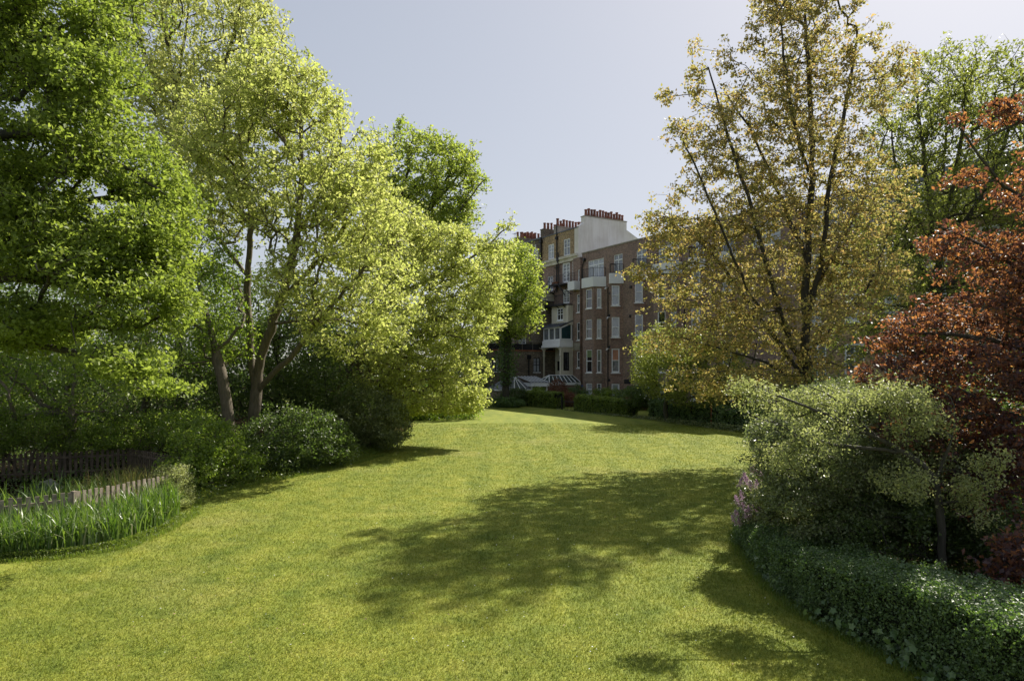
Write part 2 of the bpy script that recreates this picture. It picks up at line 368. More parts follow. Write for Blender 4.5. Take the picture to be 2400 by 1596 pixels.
def window(parent, fr, rect, style='sash', pane='g_mid', n=0.0, fm='white', sill=True, fw=0.075, extra=None, name='window'):
    u0, u1, z0, z1 = rect; mb = MB(); a, b_ = n-0.13, n-0.04; e = 0.003
    mb.box(fr, u0+e, u0+fw, a, b_, z0+e, z1-e); mb.box(fr, u1-fw, u1-e, a, b_, z0+e, z1-e)
    mb.box(fr, u0+fw, u1-fw, a, b_, z1-fw, z1-e); mb.box(fr, u0+fw, u1-fw, a, b_, z0+e, z0+fw*1.4)
    iu0, iu1, iz0, iz1 = u0+fw, u1-fw, z0+fw*1.4, z1-fw; bw = 0.028
    def vert(u, za, zb, w_=bw): mb.box(fr, u-w_, u+w_, a+0.015, b_-0.015, za, zb)
    def hor(z, w_=bw): mb.box(fr, iu0, iu1, a+0.01, b_-0.01, z-w_, z+w_)
    if style == 'sash': hor((iz0+iz1)/2, 0.04)
    elif style == 'wide':        # three lights with transom
        hor(iz0+(iz1-iz0)*0.74, 0.05)
        for k in (1, 2): vert(iu0+(iu1-iu0)*k/3, iz0, iz1, 0.05)
        vert(iu0+(iu1-iu0)*0.5, iz0, iz0+(iz1-iz0)*0.72, 0.04)
    elif style == 'door': hor(iz0+(iz1-iz0)*0.74, 0.05); vert((iu0+iu1)/2, iz0, iz1, 0.055)
    elif style == 'french':
        vert((iu0+iu1)/2, iz0, iz1, 0.06)
        for k in range(1, 5): hor(iz0+(iz1-iz0)*k/5, 0.025)
        for k in (0.25, 0.75): vert(iu0+(iu1-iu0)*k, iz0, iz1, 0.02)
    elif style == 'cross': vert((iu0+iu1)/2, iz0, iz1, 0.045); hor(iz0+(iz1-iz0)*0.5, 0.03); hor(iz0+(iz1-iz0)*0.76, 0.02)
    elif style == 'bars':
        for k in (1, 2): vert(iu0+(iu1-iu0)*k/3, iz0, iz1, 0.05)
    w_ = mb.build(name, M[fm], parent)
    g = MB(); k = n-0.10; g.quad(fr(iu0,k,iz0), fr(iu1,k,iz0), fr(iu1,k,iz1), fr(iu0,k,iz1)); g.build('pane', M[pane], w_)
    if extra:      # hung cloth, or the painted reflection, over the upper part of the glass
        q = MB(); k = n-0.095; zz = iz0+(iz1-iz0)*(1-extra[1]); q.quad(fr(iu0,k,zz), fr(iu1,k,zz), fr(iu1,k,iz1), fr(iu0,k,iz1)); q.build('blind_or_reflection', M[extra[0]], w_)
    if sill:
        s = MB(); s.box(fr, u0-0.09, u1+0.09, n-0.10, n+0.07, z0-0.09, z0-0.002); s.build('sill', M['white'] if sill == 1 else M[sill], w_)
    return w_
def railing(parent, fr, u0, u1, n, z0, h, step=0.13, name='railing', mat='iron'):
    mb = MB(); mb.bar(fr(u0,n,z0+h), fr(u1,n,z0+h), 0.025); mb.bar(fr(u0,n,z0+0.08), fr(u1,n,z0+0.08), 0.015)
    k = max(2, int(abs(u1-u0)/step))
    for i in range(k+1): u = u0+(u1-u0)*i/k; mb.bar(fr(u,n,z0), fr(u,n,z0+h), 0.022 if i in (0, k) else 0.010, k=4)
    return mb.build(name, M[mat], parent)
def pots(parent, pts, seed=0):
    r = random.Random(seed)
    for p in pts:
        h = 0.72+0.25*r.random(); q = MB(); R = 0.15+0.03*r.random(); p = np.array(p, float)
        q.tube([p, p+(0,0,.08), p+(0,0,h-.14), p+(0,0,h-.12), p+(0,0,h)], [R+.03, R, R*.82, R+.02, R], 8)
        q.build('chimney_pot', M['pot'], parent)

# --- the long brown brick wing on the right
UE = 27.0
wing = empty('apartment_wing', tuple(F(0,0,0)), 'long dark brown brick apartment wing with white balcony panels and angled bays', 'building')
ZT = 16.7
wb = MB(); holes = []
def addwin(rect, **k): holes.append(rect); wq.append((rect, k))
wq = []
for du in (0, 10.9, 21.8):
    for (a, b_, st) in ((1.13, 3.78, 'wide'), (5.45, 6.80, 'door'), (8.92, 10.35, 'door')):
        if b_+du < UE: addwin((a+du, b_+du, 13.72, 15.75), style=st, pane='g_pale' if st == 'wide' else 'g_mid', sill=False)
wall(wb, F, 0, UE, 0, ZT, holes)
# ends and roof
wb.quad(F(0,0,0), F(0,0,ZT), F(0,-9,ZT), F(0,-9,0)); wb.quad(F(UE,0,0), F(UE,-9,0), F(UE,-9,ZT), F(UE,0,ZT))
wb.quad(F(0,-9,0), F(0,-9,ZT), F(UE,-9,ZT), F(UE,-9,0))
wallo = wb.build('wall', M['brick'], wing)
c = MB(); c.box(F, -0.03, UE, -0.35, 0.06, ZT+0.002, ZT+0.12); c.build('coping', M['stone'], wing)
r_ = MB(); r_.quad(F(0,-0.3,ZT-0.4), F(UE,-0.3,ZT-0.4), F(UE,-9,ZT-0.4), F(0,-9,ZT-0.4)); r_.build('roof', M['lead'], wing)
for rect, k in wq: window(wing, F, rect, **k)
ROWS = [(10.45,12.5), (7.25,9.3), (3.67,6.1), (1.25,2.55)]
def balcony(pts, z0, z1, z_rail, rail_n=0):
    """white panel following plan points, proud of the bay, with an iron rail above"""
    b_ = MB()
    for (p, q) in zip(pts, pts[1:]):
        fr, L = frame(p, np.array(q)-np.array(p)); b_.box(fr, -0.08, L+0.05, 0.004, 0.14, z0, z1)
    b_.poly([(p[0], p[1], z1-0.03) for p in pts] + [tuple(F(FU_(pts[0]), 0.02, z1-0.03))])
    o = b_.build('balcony', M['panel'], wing)
    for (p, q) in zip(pts, pts[1:]):
        fr, L = frame(p, np.array(q)-np.array(p)); railing(o, fr, 0, L, 0.05, z1, z_rail, 0.14)
def FU_(p): return float(np.dot(np.array([p[0], p[1], 0.0])-P0, FD))
def bay_tri(xl, xr, wl, wr, du, panes):
    B = F(FU(xr), 0, 0); A = np.array([(xl-CX)/FPX*B[1], B[1], 0.0]); S = du*FD
    fr, L = frame(A+S, B-A)
    ww = [((w0-CX)/FPX*B[1]-A[0]) for w0 in (wl, wr)]
    rects = [(ww[0], ww[1], a, b_) for a, b_ in ROWS]
    mb = MB(); wall(mb, fr, 0, L, 0, 12.75, rects)
    C = F(FU_(A)-0.15, 0, 0)+S; fr2, L2 = frame(C, A+S-C); wall(mb, fr2, 0, L2, 0, 12.75)
    mb.poly([tuple(A+S+(0,0,12.75)), tuple(B+S+(0,0,12.75)), tuple(C+(0,0,12.75))])
    mb.build('bay', M['brick_x'], wing)
    for r, p in zip(rects, panes): window(wing, fr, r, 'sash', p[0], fw=0.11, extra=p[1] if len(p) > 1 else None)
    balcony([C+0.1*(A+S-C), A+S, B+S], 12.68, 13.72, 0.95)
    for k, (za, zb) in enumerate(ROWS[:3]):   # shallow brick string under each window
        s = MB(); s.box(fr, 0.0, L*0.98, 0.002, 0.03, za-0.30, za-0.16); s.build('string_course', M['brick_red'], wing)
def bay_wide(du):
    B = F(FU(1419), 0, 0); A = np.array([(1391-CX)/FPX*B[1], B[1], 0.0]); S = du*FD
    nA = float(np.dot(A-P0, FN)); uA = FU_(A); u0 = FU(1366.5, nA)
    C = F(u0, nA, 0); fr1, L1 = frame(C+S, A-C); fr2, L2 = frame(A+S, B-A)
    w1 = [FU(1373.5, nA)-u0, FU(1387.3, nA)-u0]; w2 = [(x-CX)/FPX*B[1]-A[0] for x in (1399, 1409.5)]
    mb = MB()
    r1 = [(w1[0], w1[1], a, b_) for a, b_ in ROWS]; r2 = [(w2[0], w2[1], a, b_) for a, b_ in ROWS]
    wall(mb, fr1, 0, L1, 0, 12.75, r1); mb.quad(F(u0,0,0)+S, C+S, C+S+(0,0,12.75), F(u0,0,12.75)+S); mb.build('bay', M['brick'], wing)
    mb = MB(); wall(mb, fr2, 0, L2, 0, 12.75, r2)
    mb.poly([tuple(p+S+np.array([0,0,12.75])) for p in (F(u0,0,0), C, A, B)]); mb.build('bay', M['brick_x'], wing)
    for r, p, e in zip(r1, ('g_dark','g_dark','g_dark','g_pale'), (None, None, ('blind_or_reflection', 0.32), None)): window(wing, fr1, r, 'sash', p, fw=0.09, extra=e)
    for r, p in zip(r2, ('g_pale','g_pale','g_mid','g_mid')): window(wing, fr2, r, 'sash', p, fw=0.09)
    balcony([C+S, A+S, B+S], 12.68, 13.72, 0.95)
    v = MB()
    for k in range(6): v.box(fr1, 0.1, L1-0.1, 0.002, 0.02, 2.72+k*0.14, 2.76+k*0.14); v.box(fr2, 0.1, L2-0.15, 0.002, 0.02, 2.72+k*0.14, 2.76+k*0.14)
    v.build('vent_brick_courses', M['stone'], wing)
for du in (0, 10.9): bay_wide(du)
for du, xs in ((0, ((1430.5,1460,1433.5,1452), (1484,1515,1488,1507))), (10.9, ((1430.5,1460,1433.5,1452), (1484,1515,1488,1507)))):
    for i, q in enumerate(xs):
        bay_tri(*q, du, [('g_pale',), ('g_pale',) if i == 0 else ('g_mid',), ('g_mid', ('reflect_o', 0.5)) if i == 0 else ('g_dark',), ('g_pale',)])
# left strip of the wing, set behind the first bay
sb = MB(); rs = [(-0.62, -0.12, a, b_) for a, b_ in ((10.3,12.3), (7.25,9.2), (4.2,6.0))]+[(-0.42, -0.12, 13.3, 15.0)]
wall(sb, F, -1.32, 0.0, 0, 16.35, rs, n=0.25); sb.quad(F(-1.32,0.25,0), F(-1.32,0.25,16.35), F(-1.32,-1,16.35), F(-1.32,-1,0))
sb.quad(F(-1.32,0.25,16.35), F(0,0.25,16.35), F(0,-1,16.35), F(-1.32,-1,16.35)); sb.quad(F(0,0.25,0), F(0,0,0), F(0,0,16.35), F(0,0.25,16.35))
sb.build('wall', M['brick'], wing)
for r, p in zip(rs, ('g_mid','g_dark','g_dark','g_mid')): window(wing, F, r, 'sash', p, n=0.25, fw=0.07)
b_ = MB(); b_.box(F, -1.25, -0.02, 0.26, 1.05, 12.75, 13.7); o = b_.build('balcony', M['panel'], wing); railing(o, F, -1.2, -0.05, 1.0, 13.7, 0.9)
q = MB(); q.box(F, -1.3, -0.03, 0.254, 0.29, 6.15, 6.95); q.build('lintel_block', M['stone'], wing)
q = MB()
q.tube([F(0.55,0.1,16.0), F(0.45,0.12,15.8), F(0.15,0.12,15.2), F(0.15,0.12,13.8)], [0.06]*4); q.box(F, 0.42, 0.68, 0.01, 0.24, 15.85, 16.15)
q.build('drainpipe', M['iron'], wing)
for du in (4.55, 4.55+10.9):
    q = MB(); q.bar(F(du, 0.08, 0), F(du, 0.08, 12.6), 0.05); q.build('drainpipe', M['iron'], wing)
for u, z in ((4.9,11.9),(4.75,9.6),(4.9,6.4),(4.6,6.3),(5.0,2.9),(4.65,2.9),(8.1,12.2),(8.0,9.3),(8.0,6.2),(8.3,2.9),(11.6,12.4),(11.7,9.6)):
    q = MB(); q.box(F, u-0.11, u+0.11, 0.002, 0.10, z-0.13, z+0.13); q.build('flue_terminal', M['iron'], wing)
for u, z in ((4.45,12.5),(4.8,9.4),(4.7,6.15)):
    q = MB(); q.tube([F(u,0.02,z), F(u,0.3,z), F(u,0.36,z-0.16)], [0.07,0.07,0.09]); q.build('security_lamp', M['white'], wing)
q = MB(); q.box(F, 7.1, 8.0, 0.003, 0.05, 2.55, 3.0); q.build('vent_grille', M['iron'], wing)
q = MB(); s_ = F(1.95, 1.4, 2.25); q.tube([s_, s_+FN*0.12], [0.14, 0.14], 10); q.build('alarm_box', plain('blue_plastic', (0.02,0.03,0.22), 0.4, 0.1), wing)

# --- tall yellow brick house at the wing's left end, white gable wall above the wing
GU = -0.65
hs_ = empty('terraced_house', tuple(F(-4,0,0)), 'tall house with yellow brick top storey and pale gable wall beside the brown wing', 'building')
wy = MB(); h1 = [(-6.65,-5.45,16.95,18.75), (-3.5,-2.25,16.85,18.85)]
wall(wy, F, -7.9, GU, 16.95 if False else 16.9, 19.75, [(a,b,max(c,16.9+.001),d_) for a,b,c,d_ in h1]); wy.build('wall', M['brick_y'], hs_)
wbn = MB(); h2 = [(-6.75,-5.65,13.3,15.0), (-3.75,-2.3,13.9,16.15), (-3.6,-2.35,11.5,13.15)]
wall(wbn, F, -7.9, -1.32, 0, 16.2, h2)
wbn.quad(F(-7.9,-10,0), F(GU,-10,0), F(GU,-10,19), F(-7.9,-10,19)); wbn.build('wall', M['brick'], hs_)
co = MB(); co.box(F, -7.85, GU-0.02, -0.01, 0.16, 16.2, 16.6); co.box(F, -7.85, GU-0.02, -0.01, 0.3, 16.602, 16.9); co.build('cornice', M['cream'], hs_)
cp = MB(); cp.box(F, -7.9, GU-0.01, -0.35, 0.07, 19.752, 19.87); cp.build('coping', M['lead'], hs_)
window(hs_, F, (-6.65,-5.45,16.951,18.75), 'cross', 'g_pale', sill=False, fw=0.12); window(hs_, F, (-3.5,-2.25,16.901,18.85), 'cross', 'g_mid', sill=False, fw=0.12)
window(hs_, F, h2[0], 'cross', 'g_mid', fw=0.12); window(hs_, F, h2[1], 'french', 'g_mid', fw=0.15, sill=False, name='balcony_door'); window(hs_, F, h2[2], 'french', 'g_dark', fw=0.15, sill=False, name='balcony_door')
gb = MB()
gp = [(0.0,0),(0.0,19.75),(0.45,19.82),(-0.9,20.45),(-0.9,21.1),(-6.9,21.1),(-6.9,20.2),(-8.6,19.4),(-9.2,19.2),(-9.2,0)]
gp = [(0.02,12),(0.02,19.78),(-0.9,20.45),(-0.9,21.1),(-6.9,21.1),(-6.9,20.2),(-8.6,19.4),(-9.8,19.2),(-9.8,12)]
gb.prism([tuple(F(GU,n,z)) for n, z in gp], FD*(-0.75)); gw = gb.build('gable_wall', M['render'], hs_)
cc = MB(); cc.box(F, GU-0.80, GU+0.05, -6.95, -0.85, 21.102, 21.2); cc.build('coping', M['stone'], gw)
pots(gw, [F(GU-0.38, -1.3-i*0.405, 21.2) for i in range(14)], 1)
rf = MB(); rf.poly([F(-7.9,-0.5,19.3), F(GU-.75,-0.5,19.3), F(GU-.75,-5,20.6), F(-7.9,-5,20.6)]); rf.poly([F(-7.9,-5,20.6), F(GU-.75,-5,20.6), F(GU-.75,-10,19), F(-7.9,-10,19)]); rf.build('roof', M['slate'], hs_)
ck = MB(); ck.box(F, -6.2, -5.5, -4.6, -0.5, 19.0, 20.75); ck.box(F, -6.26, -5.44, -4.66, -0.44, 20.752, 20.86); k = ck.build('chimney', M['stone'], hs_)
pots(k, [F(-5.85, -0.8-i*0.44, 20.86) for i in range(9)], 2)
dp = MB(); dp.tube([F(-4.75,0.1,20.9), F(-4.75,0.1,13.0)], [0.07,0.07]); dp.box(F,-4.92,-4.58,0.01,0.25,19.1,19.4); dp.tube([F(-4.75,0.12,17.6), F(-4.3,0.14,17.3), F(-4.3,0.32,16.4), F(-4.3,0.14,16.1), F(-4.3,0.14,13.6)], [0.06]*5); dp.box(F,-4.45,-4.1,0.2,0.4,16.5,16.9); dp.bar(F(-5.3,0.1,15.9), F(-4.3,0.1,15.8), 0.06); dp.build('drainpipe', M['iron'], hs_)
dp = MB(); dp.tube([F(-8.0,0.12,19.9), F(-8.0,0.12,12.5)], [0.10,0.10]); dp.box(F,-8.2,-7.8,0.01,0.3,19.2,19.5); dp.build('drainpipe', M['iron'], hs_)
sp = MB()
for i in range(15): sp.box(F, -1.75, -1.52, 0.003, 0.03, 13.9+i*0.165, 13.98+i*0.165)
sp.build('toothed_bricks', M['panel'], hs_)
for (u, n, z, hh__, sd) in ((-17.5,-2.0,20.3,2.0,1),):
    q = MB(); q.bar(F(u,n,z-.1), F(u,n,z+hh__), .022, k=4); q.bar(F(u-.5,n,z+hh__-.1), F(u+.6,n,z+hh__-.1), .016, k=4)
    for i in range(7): q.bar(F(u-.45+i*.16,n-.28,z+hh__-.1), F(u-.45+i*.16,n+.28,z+hh__-.1), .010, k=3)
    q.build('aerial', M['iron'], hs_)
# fire escape
fe = MB()
fe.box(F, -4.9, -1.9, 0.02, 1.15, 13.55, 13.63)
for u in (-4.9, -1.95): fe.tube([F(u,1.1,13.55), F(u,0.75,12.9), F(u,0.05,12.5)], [0.045]*3)
fe.tube([F(-4.7,1.15,13.6), F(-3.9,1.15,13.75), F(-3.0,1.15,13.6), F(-2.2,1.15,12.9), F(-1.6,1.15,12.2)], [0.06]*5)
pl = fe.build('fire_escape_platform', M['iron'], hs_); railing(pl, F, -4.9, -1.9, 1.12, 13.63, 1.0, 0.16)
fs = MB()
for i in range(9): fs.box(F, -5.1-i*0.22, -4.85-i*0.22, 0.1, 1.0, 13.42-i*0.235, 13.46-i*0.235)
fs.bar(F(-4.85,1.02,13.5), F(-6.9,1.02,11.3), 0.06); fs.bar(F(-4.85,0.08,13.5), F(-6.9,0.08,11.3), 0.05); fs.bar(F(-4.85,1.02,14.5), F(-6.9,1.02,12.3), 0.03)
for i in range(5): u = -5.0-i*0.45; z = 13.4-i*0.48; fs.bar(F(u,1.02,z), F(u,1.02,z+1.0), 0.02)
fs.build('fire_escape_stair', M['iron'], hs_)
fp = MB(); fp.box(F, -5.6, -1.75, 0.02, 1.35, 11.2, 11.36)
for u in (-4.6, -3.2, -1.9): fp.tube([F(u,1.3,11.2), F(u,0.6,10.8), F(u,0.05,10.3)], [0.05]*3)
pl = fp.build('fire_escape_platform', M['iron'], hs_); railing(pl, F, -5.6, -1.75, 1.3, 11.36, 1.0, 0.15)
pt = MB()
for u in (-4.2, -3.6): pt.tube([F(u,0.9,13.63), F(u,0.9,14.0)], [0.15, 0.22], 8)
tag(pt.build('flower_pots', M['potlow'], hs_))
# cream bay, oriel with lead lean-to roof, columns below
cb_ = MB(); hh = [(-3.55,-2.35,9.55,10.95)]
wall(cb_, F, -4.6, -1.34, 9.0, 11.18, hh, n=0.9); cb_.quad(F(-1.34,0.9,9.0), F(-1.34,0,9.0), F(-1.34,0,11.18), F(-1.34,0.9,11.18)); cb_.quad(F(-4.6,0.9,9), F(-4.6,0.9,11.18), F(-4.6,0,11.18), F(-4.6,0,9))
cb_.build('cream_bay', M['cream'], hs_); window(hs_, F, hh[0], 'cross', 'g_dark', n=0.9, fw=0.1)
OU0, OU1, ON, OI = -4.75, -1.42, 1.95, 0.35
orl = MB(); base_z, eave, top = 7.35, 8.72, 9.5
orl.box(F, OU0-0.1, OU1+0.05, 0.0, ON+0.08, 6.75, 7.28); orl.box(F, OU0-0.18, OU1+0.12, 0.0, ON+0.16, 6.5, 6.748)
for u in np.linspace(OU0, OU1, 4): orl.box(F, u-0.09 if u > OU0 else u, u+0.09 if u < OU1 else u, ON-0.12, ON, base_z, eave)
orl.box(F, OU0, OU1, ON-0.125, ON+0.005, eave-0.12, eave+0.02); orl.box(F, OU0, OU1, ON-0.125, ON+0.005, 7.282, base_z+0.06)
s0 = OU1-0.08; fs_ = lambda n: eave+(ON-n)/(ON-0.0)*(top-eave)
orl.hexa([F(s0,ON-0.2,7.3),F(OU1,ON-0.2,7.3),F(OU1,ON-0.127,7.3),F(s0,ON-0.127,7.3),F(s0,ON-0.2,eave),F(OU1,ON-0.2,eave),F(OU1,ON-0.127,eave-.0),F(s0,ON-0.127,eave)])
orl.hexa([F(s0,0.3,7.3),F(OU1,0.3,7.3),F(OU1,0.48,7.3),F(s0,0.48,7.3),F(s0,0.3,fs_(0.3)-.05),F(OU1,0.3,fs_(0.3)-.05),F(OU1,0.48,fs_(0.48)-.05),F(s0,0.48,fs_(0.48)-.05)])
orl.hexa([F(s0,0.48,7.3),F(OU1,0.48,7.3),F(OU1,ON-0.2,7.3),F(s0,ON-0.2,7.3),F(s0,0.48,7.45),F(OU1,0.48,7.45),F(OU1,ON-0.2,7.45),F(s0,ON-0.2,7.45)])
orl.hexa([F(s0,0.48,fs_(0.48)-.22),F(OU1,0.48,fs_(0.48)-.22),F(OU1,ON-0.2,eave-.13),F(s0,ON-0.2,eave-.13),F(s0,0.48,fs_(0.48)-.05),F(OU1,0.48,fs_(0.48)-.05),F(OU1,ON-0.2,fs_(ON-.2)-.03),F(s0,ON-0.2,fs_(ON-.2)-.03)])
oo = orl.build('oriel', M['panel'], hs_)
g = MB(); g.quad(F(OU0,ON-0.07,base_z), F(OU1,ON-0.07,base_z), F(OU1,ON-0.07,eave), F(OU0,ON-0.07,eave)); g.build('pane', M['g_mid'], oo)
g = MB(); g.poly([F(OU1-0.05,ON-0.15,7.4), F(OU1-0.05,0.4,7.4), F(OU1-0.05,0.4,fs_(0.4)-.1), F(OU1-0.05,ON-0.15,eave-.1)]); g.build('pane', M['g_teal'], oo)
g = MB(); g.hexa([F(OU0-.15,0,top),F(OU1+.12,0,top),F(OU1+.12,ON+.2,eave+.0),F(OU0-.15,ON+.2,eave+.0),F(OU0-.15,0,top+.07),F(OU1+.12,0,top+.07),F(OU1+.12,ON+.2,eave+.07),F(OU0-.15,ON+.2,eave+.07)])
for u in np.linspace(OU0-.15, OU1+.12, 9): g.hexa([F(u-.02,0,top+.071),F(u+.02,0,top+.071),F(u+.02,ON+.2,eave+.071),F(u-.02,ON+.2,eave+.071),F(u-.02,0,top+.13),F(u+.02,0,top+.13),F(u+.02,ON+.2,eave+.13),F(u-.02,ON+.2,eave+.13)])
g.build('lean_to_roof', M['lead'], oo)
for (u, n) in ((OU0-0.02, ON-0.1), (OU1-0.05, ON-0.1), (OU1-0.05, 0.3)):
    q = MB(); q.tube([F(u,n,0), F(u,n,3.5), F(u,n,5.5), F(u,n,5.55), F(u,n,5.7), F(u,n,6.5)], [0.13,0.12,0.10,0.16,0.13,0.15], 10)
    for s_, ax in ((1, 'n'), (-1, 'n'), (1, 'u'), (-1, 'u')):
        pts = [(0.05,5.75),(0.12,6.15),(0.32,6.38),(0.62,6.48)]
        q.tube([F(u+(s_*a if ax == 'u' else 0), n+(s_*a if ax == 'n' else 0), z) for a, z in pts], [0.04]*4)
    q.build('column', M['cream'], hs_)
cw = MB(); hw = [(-2.6,-1.75,3.9,5.9)]
wall(cw, F, -4.7, -1.34, 3.2, 6.5, [(-4.3,-3.7,3.9,5.0), (-3.2,-2.75,3.9,5.0)], n=0.35); cw.build('cream_wall', M['cream'], hs_)
for r in ((-4.3,-3.7,3.9,5.0), (-3.2,-2.75,3.9,5.0)): window(hs_, F, r, 'bars', 'g_dark', n=0.35, fm='iron', fw=0.06, sill=False)
fx, Lx = frame(F(-5.0,0.36,0), FD*0+np.array([0.857,0.515,0])*1.0)
# side return wall facing the viewer inside the porch
frS, LS = frame(F(-1.36,1.9,0), -FN*1.55)
sw = MB(); wall(sw, frS, 0.1, LS, 3.2, 6.5, [(0.35,1.15,3.9,5.95)]); sw.build('cream_wall', M['cream'], hs_); window(hs_, frS, (0.35,1.15,3.9,5.95), 'bars', 'g_dark', fm='iron', fw=0.06, sill=False)

# --- rear extensions of the house, their side walls towards the garden
frE, LE = frame(F(-4.95,10.2,0), -FN*10.2)
ex = MB(); he = [(7.05,7.95,3.75,5.35), (1.3,2.6,3.8,5.3)]
wall(ex, frE, 0, LE, 0, 6.1, he, depth=0.2)
ex.quad(F(-12,10.2,0), F(-12,10.2,6.1), F(-4.95,10.2,6.1), F(-4.95,10.2,0)); ex.quad(F(-12,10.2,6.08), F(-12,0,6.08), F(-4.95,0,6.08), F(-4.95,10.2,6.08))
exo = empty('rear_extension', tuple(F(-8,5,0)), 'low grey-brown brick rear extension with roof terrace left of the cream columns', 'building')
ex.build('wall', M['brick_s'], exo)
window(exo, frE, he[0], 'cross', 'g_pale', n=-0.04, fm='iron', fw=0.06); window(exo, frE, he[1], 'bars', 'g_pale', n=-0.04, fm='iron', fw=0.06)
q = MB(); q.box(frE, -0.1, LE, -0.3, 0.08, 6.102, 6.24); q.build('coping', M['potlow'], exo)
q = MB(); q.box(frE, 0.1, LE-0.1, -0.5, -0.42, 6.24, 6.95); q.build('screen', M['iron'], exo)
q = MB(); q.bar(frE(0.1,-0.4,7.25), frE(LE-0.1,-0.4,7.25), 0.035)
for i in range(8): q.bar(frE(0.1+i*1.42,-0.4,6.2), frE(0.1+i*1.42,-0.4,7.25), 0.025)
q.build('terrace_rail', M['stone'], exo)
q = MB(); q.tube([frE(6.35,0.1,5.7), frE(6.35,0.1,0.1)], [0.07,0.07]); q.box(frE,6.15,6.55,0.01,0.3,5.2,5.7); q.build('drainpipe', M['iron'], exo)
frG, LG = frame(F(-5.5,3.0,0), -FN*3.0)
ue = MB(); wall(ue, frG, 0, LG, 6.1, 12.0); ue.quad(F(-12,3.0,6.1), F(-12,3.0,12), F(-5.5,3.0,12), F(-5.5,3.0,6.1)); ue.quad(F(-12,3,12), F(-12,0,12), F(-5.5,0,12), F(-5.5,3,12))
uo = empty('upper_extension', tuple(F(-8,2,6.1)), 'dark brick upper extension with cream parapet behind the small ivy-clad tree', 'building')
ue.build('wall', M['brick_s'], uo)
q = MB(); q.box(F, -12.1, -5.38, 0.0, 3.12, 12.002, 12.25); q.box(F, -12.0, -5.45, 2.75, 3.05, 12.252, 13.1); q.box(F, -5.78, -5.46, 0.0, 2.748, 12.252, 13.1); q.build('parapet', M['cream'], uo)
frH, LH = frame(F(-5.9,4.9,0), -FN*1.9)
q = MB(); wall(q, frH, 0, LH, 6.1, 8.9, [(0.35,1.35,6.9,7.75)]); q.quad(F(-9,4.9,6.1), F(-9,4.9,8.9), F(-5.9,4.9,8.9), F(-5.9,4.9,6.1)); q.quad(F(-9,4.9,8.9), F(-9,3,8.9), F(-5.9,3,8.9), F(-5.9,4.9,8.9)); q.build('wall', M['brick_s'], uo)
window(uo, frH, (0.35,1.35,6.9,7.75), 'cross', 'g_mid')

# --- conservatories at garden level
def bars_on(mb, a0, a1, b0, b1, n, r=0.035):
    for i in range(n+1): s = i/n; mb.bar(np.array(a0)+(np.array(a1)-np.array(a0))*s, np.array(b0)+(np.array(b1)-np.array(b0))*s, r, k=4)
con = empty('conservatory', tuple(F(-2,2.4,0)), 'white framed glass conservatory with ridged roof below the cream columns', 'conservatory')
n0, n1, uf, ub = 0.3, 4.4, 0.1, -2.7
zr, ze = 3.35, 2.62; um = (uf+ub)/2
roof = MB(); roof.quad(F(uf,n0,ze),F(uf,n1,ze),F(um,n1-0.9,zr),F(um,n0,zr)); roof.poly([F(uf,n1,ze),F(ub,n1,ze),F(um,n1-0.9,zr)]); roof.quad(F(ub,n1,ze),F(ub,n0,ze),F(um,n0,zr),F(um,n1-0.9,zr)); roof.build('roof_glass', M['g_roof'], con)
fr_ = MB(); bars_on(fr_, F(uf,n0,ze+.03), F(uf,n1,ze+.03), F(um,n0,zr+.03), F(um,n1-.9,zr+.03), 7); fr_.bar(F(um,n0,zr+.05), F(um,n1-.9,zr+.05), 0.05); fr_.bar(F(uf,n1,ze+.03), F(um,n1-.9,zr+.03), .05); fr_.bar(F(ub,n1,ze+.03), F(um,n1-.9,zr+.03), .05); fr_.bar(F(um,n1,ze+.03), F(um,n1-.9,zr+.03), .04)
fr_.box(F, ub-0.1, uf+0.1, n0, n1+0.1, ze-0.28, ze-0.02); fr_.build('roof_frame', M['white'], con)
q = MB(); q.box(F, ub, uf, n0, n1, 0, ze-0.285); q.build('wall', M['brick'], con)
con2 = empty('garden_room', tuple(F(-2,7.6,0)), 'low garden room with dark hipped roof and triangular skylight beside the ivy-clad trunk', 'conservatory')
n0, n1, uf, ub = 6.95, 10.1, 0.4, -3.4; ze, zr = 1.95, 3.25
q = MB(); q.box(F, ub, uf, n0+.1, n1-.1, 0, ze-0.152); q.build('wall', M['brick_s'], con2)
q = MB(); q.box(F, ub-.1, uf+.1, n0, n1+.05, ze-.15, ze-.01); q.build('fascia', M['white'], con2)
q = MB(); c1, c2 = F(-0.9,n0+.9,zr), F(-0.9,n1-1.1,zr); A_, B_, C_, D_ = F(uf,n0,ze), F(uf,n1,ze), F(ub,n1,ze), F(ub,n0,ze)
q.quad(A_,B_,c2,c1); q.quad(C_,D_,c1,c2); q.poly([B_,C_,c2]); q.poly([D_,A_,c1]); q.build('roof', M['lead'], con2)
q = MB(); m1, m2, m3 = (F(uf+.02,n0+.6,ze+.06), F(uf+.02,n0+2.0,ze+.06), F(-.75,n0+1.3,zr+.05)); q.poly([m1,m2,m3]); sk = q.build('skylight', M['g_roof'], con2)
q = MB(); q.bar(m1,m3,.05,k=4); q.bar(m2,m3,.05,k=4); q.bar((m1+m2)/2,m3,.045,k=4); q.bar(B_+(0,0,.05)-FN*.5,c2+(0,0,.05),.045,k=4); q.build('skylight_bars', M['white'], sk)
con3 = empty('garden_veranda', tuple(F(-1.6,6.4,0)), 'small white veranda with flat fascia between the two glass roofs', 'veranda')
q = MB(); q.box(F, -2.6, 0.2, 4.6, 6.7, 2.35, 2.62); q.box(F, -2.6, 0.3, 4.5, 6.8, 2.2, 2.348)
for nn in (4.7, 5.6, 6.6): q.box(F, 0.0, 0.12, nn-.07, nn+.07, 0, 2.2)
